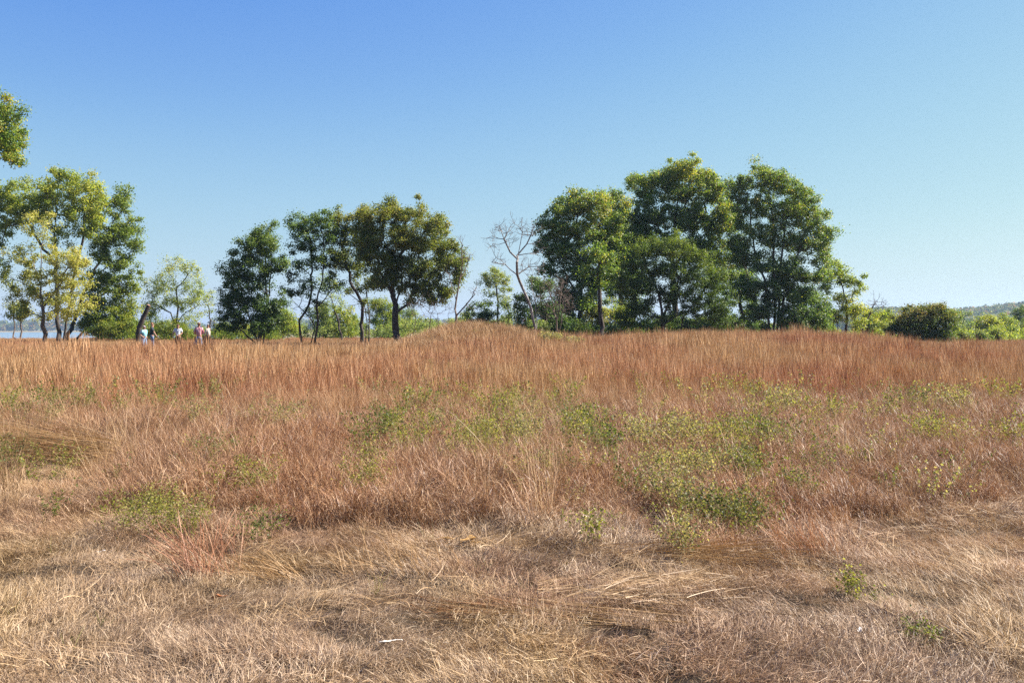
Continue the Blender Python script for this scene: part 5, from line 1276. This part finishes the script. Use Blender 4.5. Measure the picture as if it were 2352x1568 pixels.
# ---------------------------------------------------------------- light, air, camera
def build_light():
    w = bpy.data.worlds.new('World'); SC.world = w; w.use_nodes = True
    n, l = w.node_tree.nodes, w.node_tree.links
    bg = n['Background']
    sky = n.new('ShaderNodeTexSky'); sky.sky_type = 'NISHITA'; sky.sun_disc = False
    sky.sun_elevation = math.radians(SUN_EL); sky.sun_rotation = math.radians(SUN_AZ)
    sky.air_density = 1.0; sky.dust_density = .6; sky.ozone_density = 2.2; sky.altitude = 200
    # deeper blue of a clear autumn sky: each channel of the sky gets its own contrast
    K = .17
    sp = n.new('ShaderNodeSeparateColor'); cb = n.new('ShaderNodeCombineColor'); l.new(sky.outputs[0], sp.inputs[0])
    curves = ([(0, 0), (.2, .09), (.304, .182), (.456, .335), (.70, .49), (1.0, .63), (1.5, .74), (2, .8)],
              [(0, 0), (.3, .22), (.479, .385), (.684, .575), (.92, .70), (1.195, .80), (1.6, .86), (2, .9)],
              [(0, 0), (.4, .68), (.786, .80), (1.0, .805), (1.5, .81), (2, .83)])
    for i, pts in enumerate(curves):
        m1 = n.new('ShaderNodeMath'); m1.operation = 'MULTIPLY'; m1.inputs[1].default_value = K / 2; l.new(sp.outputs[i], m1.inputs[0])
        fc = n.new('ShaderNodeFloatCurve'); cv = fc.mapping.curves[0]
        for q in pts[1:-1]: cv.points.new(q[0] / 2, q[1])
        cv.points[0].location = (0, 0); cv.points[len(pts) - 1].location = (1, pts[-1][1])
        fc.mapping.update(); l.new(m1.outputs[0], fc.inputs['Value'])
        m3 = n.new('ShaderNodeMath'); m3.operation = 'MULTIPLY'; m3.inputs[1].default_value = 1 / K; l.new(fc.outputs[0], m3.inputs[0])
        l.new(m3.outputs[0], cb.inputs[i])
    l.new(cb.outputs[0], bg.inputs[0]); bg.inputs[1].default_value = .0565
    s = bpy.data.lights.new('sun', 'SUN'); s.energy = 5.0; s.angle = math.radians(.53); s.color = (1, .955, .88)
    o = bpy.data.objects.new('sun', s); COL.objects.link(o)
    e, a = math.radians(SUN_EL), math.radians(SUN_AZ)
    to = Vector((math.sin(a) * math.cos(e), math.cos(a) * math.cos(e), math.sin(e)))
    o.rotation_euler = to.to_track_quat('Z', 'Y').to_euler(); o.location = to * 60
    c = bpy.data.cameras.new('camera'); co = bpy.data.objects.new('camera', c); COL.objects.link(co)
    c.sensor_width = 36; c.lens = 36 * F / 2352; c.clip_end = 12000; c.clip_start = .05
    co.location = (0, 0, EYE + float(g(0, 0)) * 0)
    co.rotation_euler = (math.radians(90 - math.degrees(math.atan((784 - HY) / F))), 0, 0)
    SC.camera = co
    SC.view_settings.view_transform = 'Standard'; SC.view_settings.look = 'None'; SC.view_settings.gamma = 1
    SC.view_settings.exposure = 1.6
    cy = SC.cycles
    cy.max_bounces = 8; cy.diffuse_bounces = 3; cy.glossy_bounces = 2; cy.transmission_bounces = 4; cy.volume_bounces = 0
    cy.use_adaptive_sampling = False; cy.use_denoising = False; cy.denoiser = 'OPENIMAGEDENOISE'; cy.denoising_input_passes = 'RGB_ALBEDO_NORMAL'; cy.denoising_prefilter = 'ACCURATE'

def build_haze():
    m, n, l = new_mat('haze_air')
    pv = N(n, 'ShaderNodeVolumePrincipled'); pv.inputs['Density'].default_value = .00013
    pv.inputs['Color'].default_value = (.55, .75, 1, 1); pv.inputs['Anisotropy'].default_value = .3
    o = N(n, 'ShaderNodeOutputMaterial'); l.new(pv.outputs[0], o.inputs['Volume'])
    bm = bmesh.new(); bmesh.ops.create_cube(bm, size=1)
    x0, x1, y0, y1, z0, z1 = -3700, 3700, -40, 4700, -8, 72
    for v in bm.verts:
        v.co = Vector((x0 if v.co.x < 0 else x1, y0 if v.co.y < 0 else y1, z0 if v.co.z < 0 else z1))
    me = bpy.data.meshes.new('haze'); bm.to_mesh(me); bm.free(); me.materials.append(m)
    tag(link('haze', me), 'thin bluish haze in the air over the far shore and hills', 'haze', kind='stuff')

build_light()
build_ground()
build_trees()
build_undergrowth()
build_far()
extra_mats()
build_plants()
build_grass()
build_extras()
build_people()
build_haze()
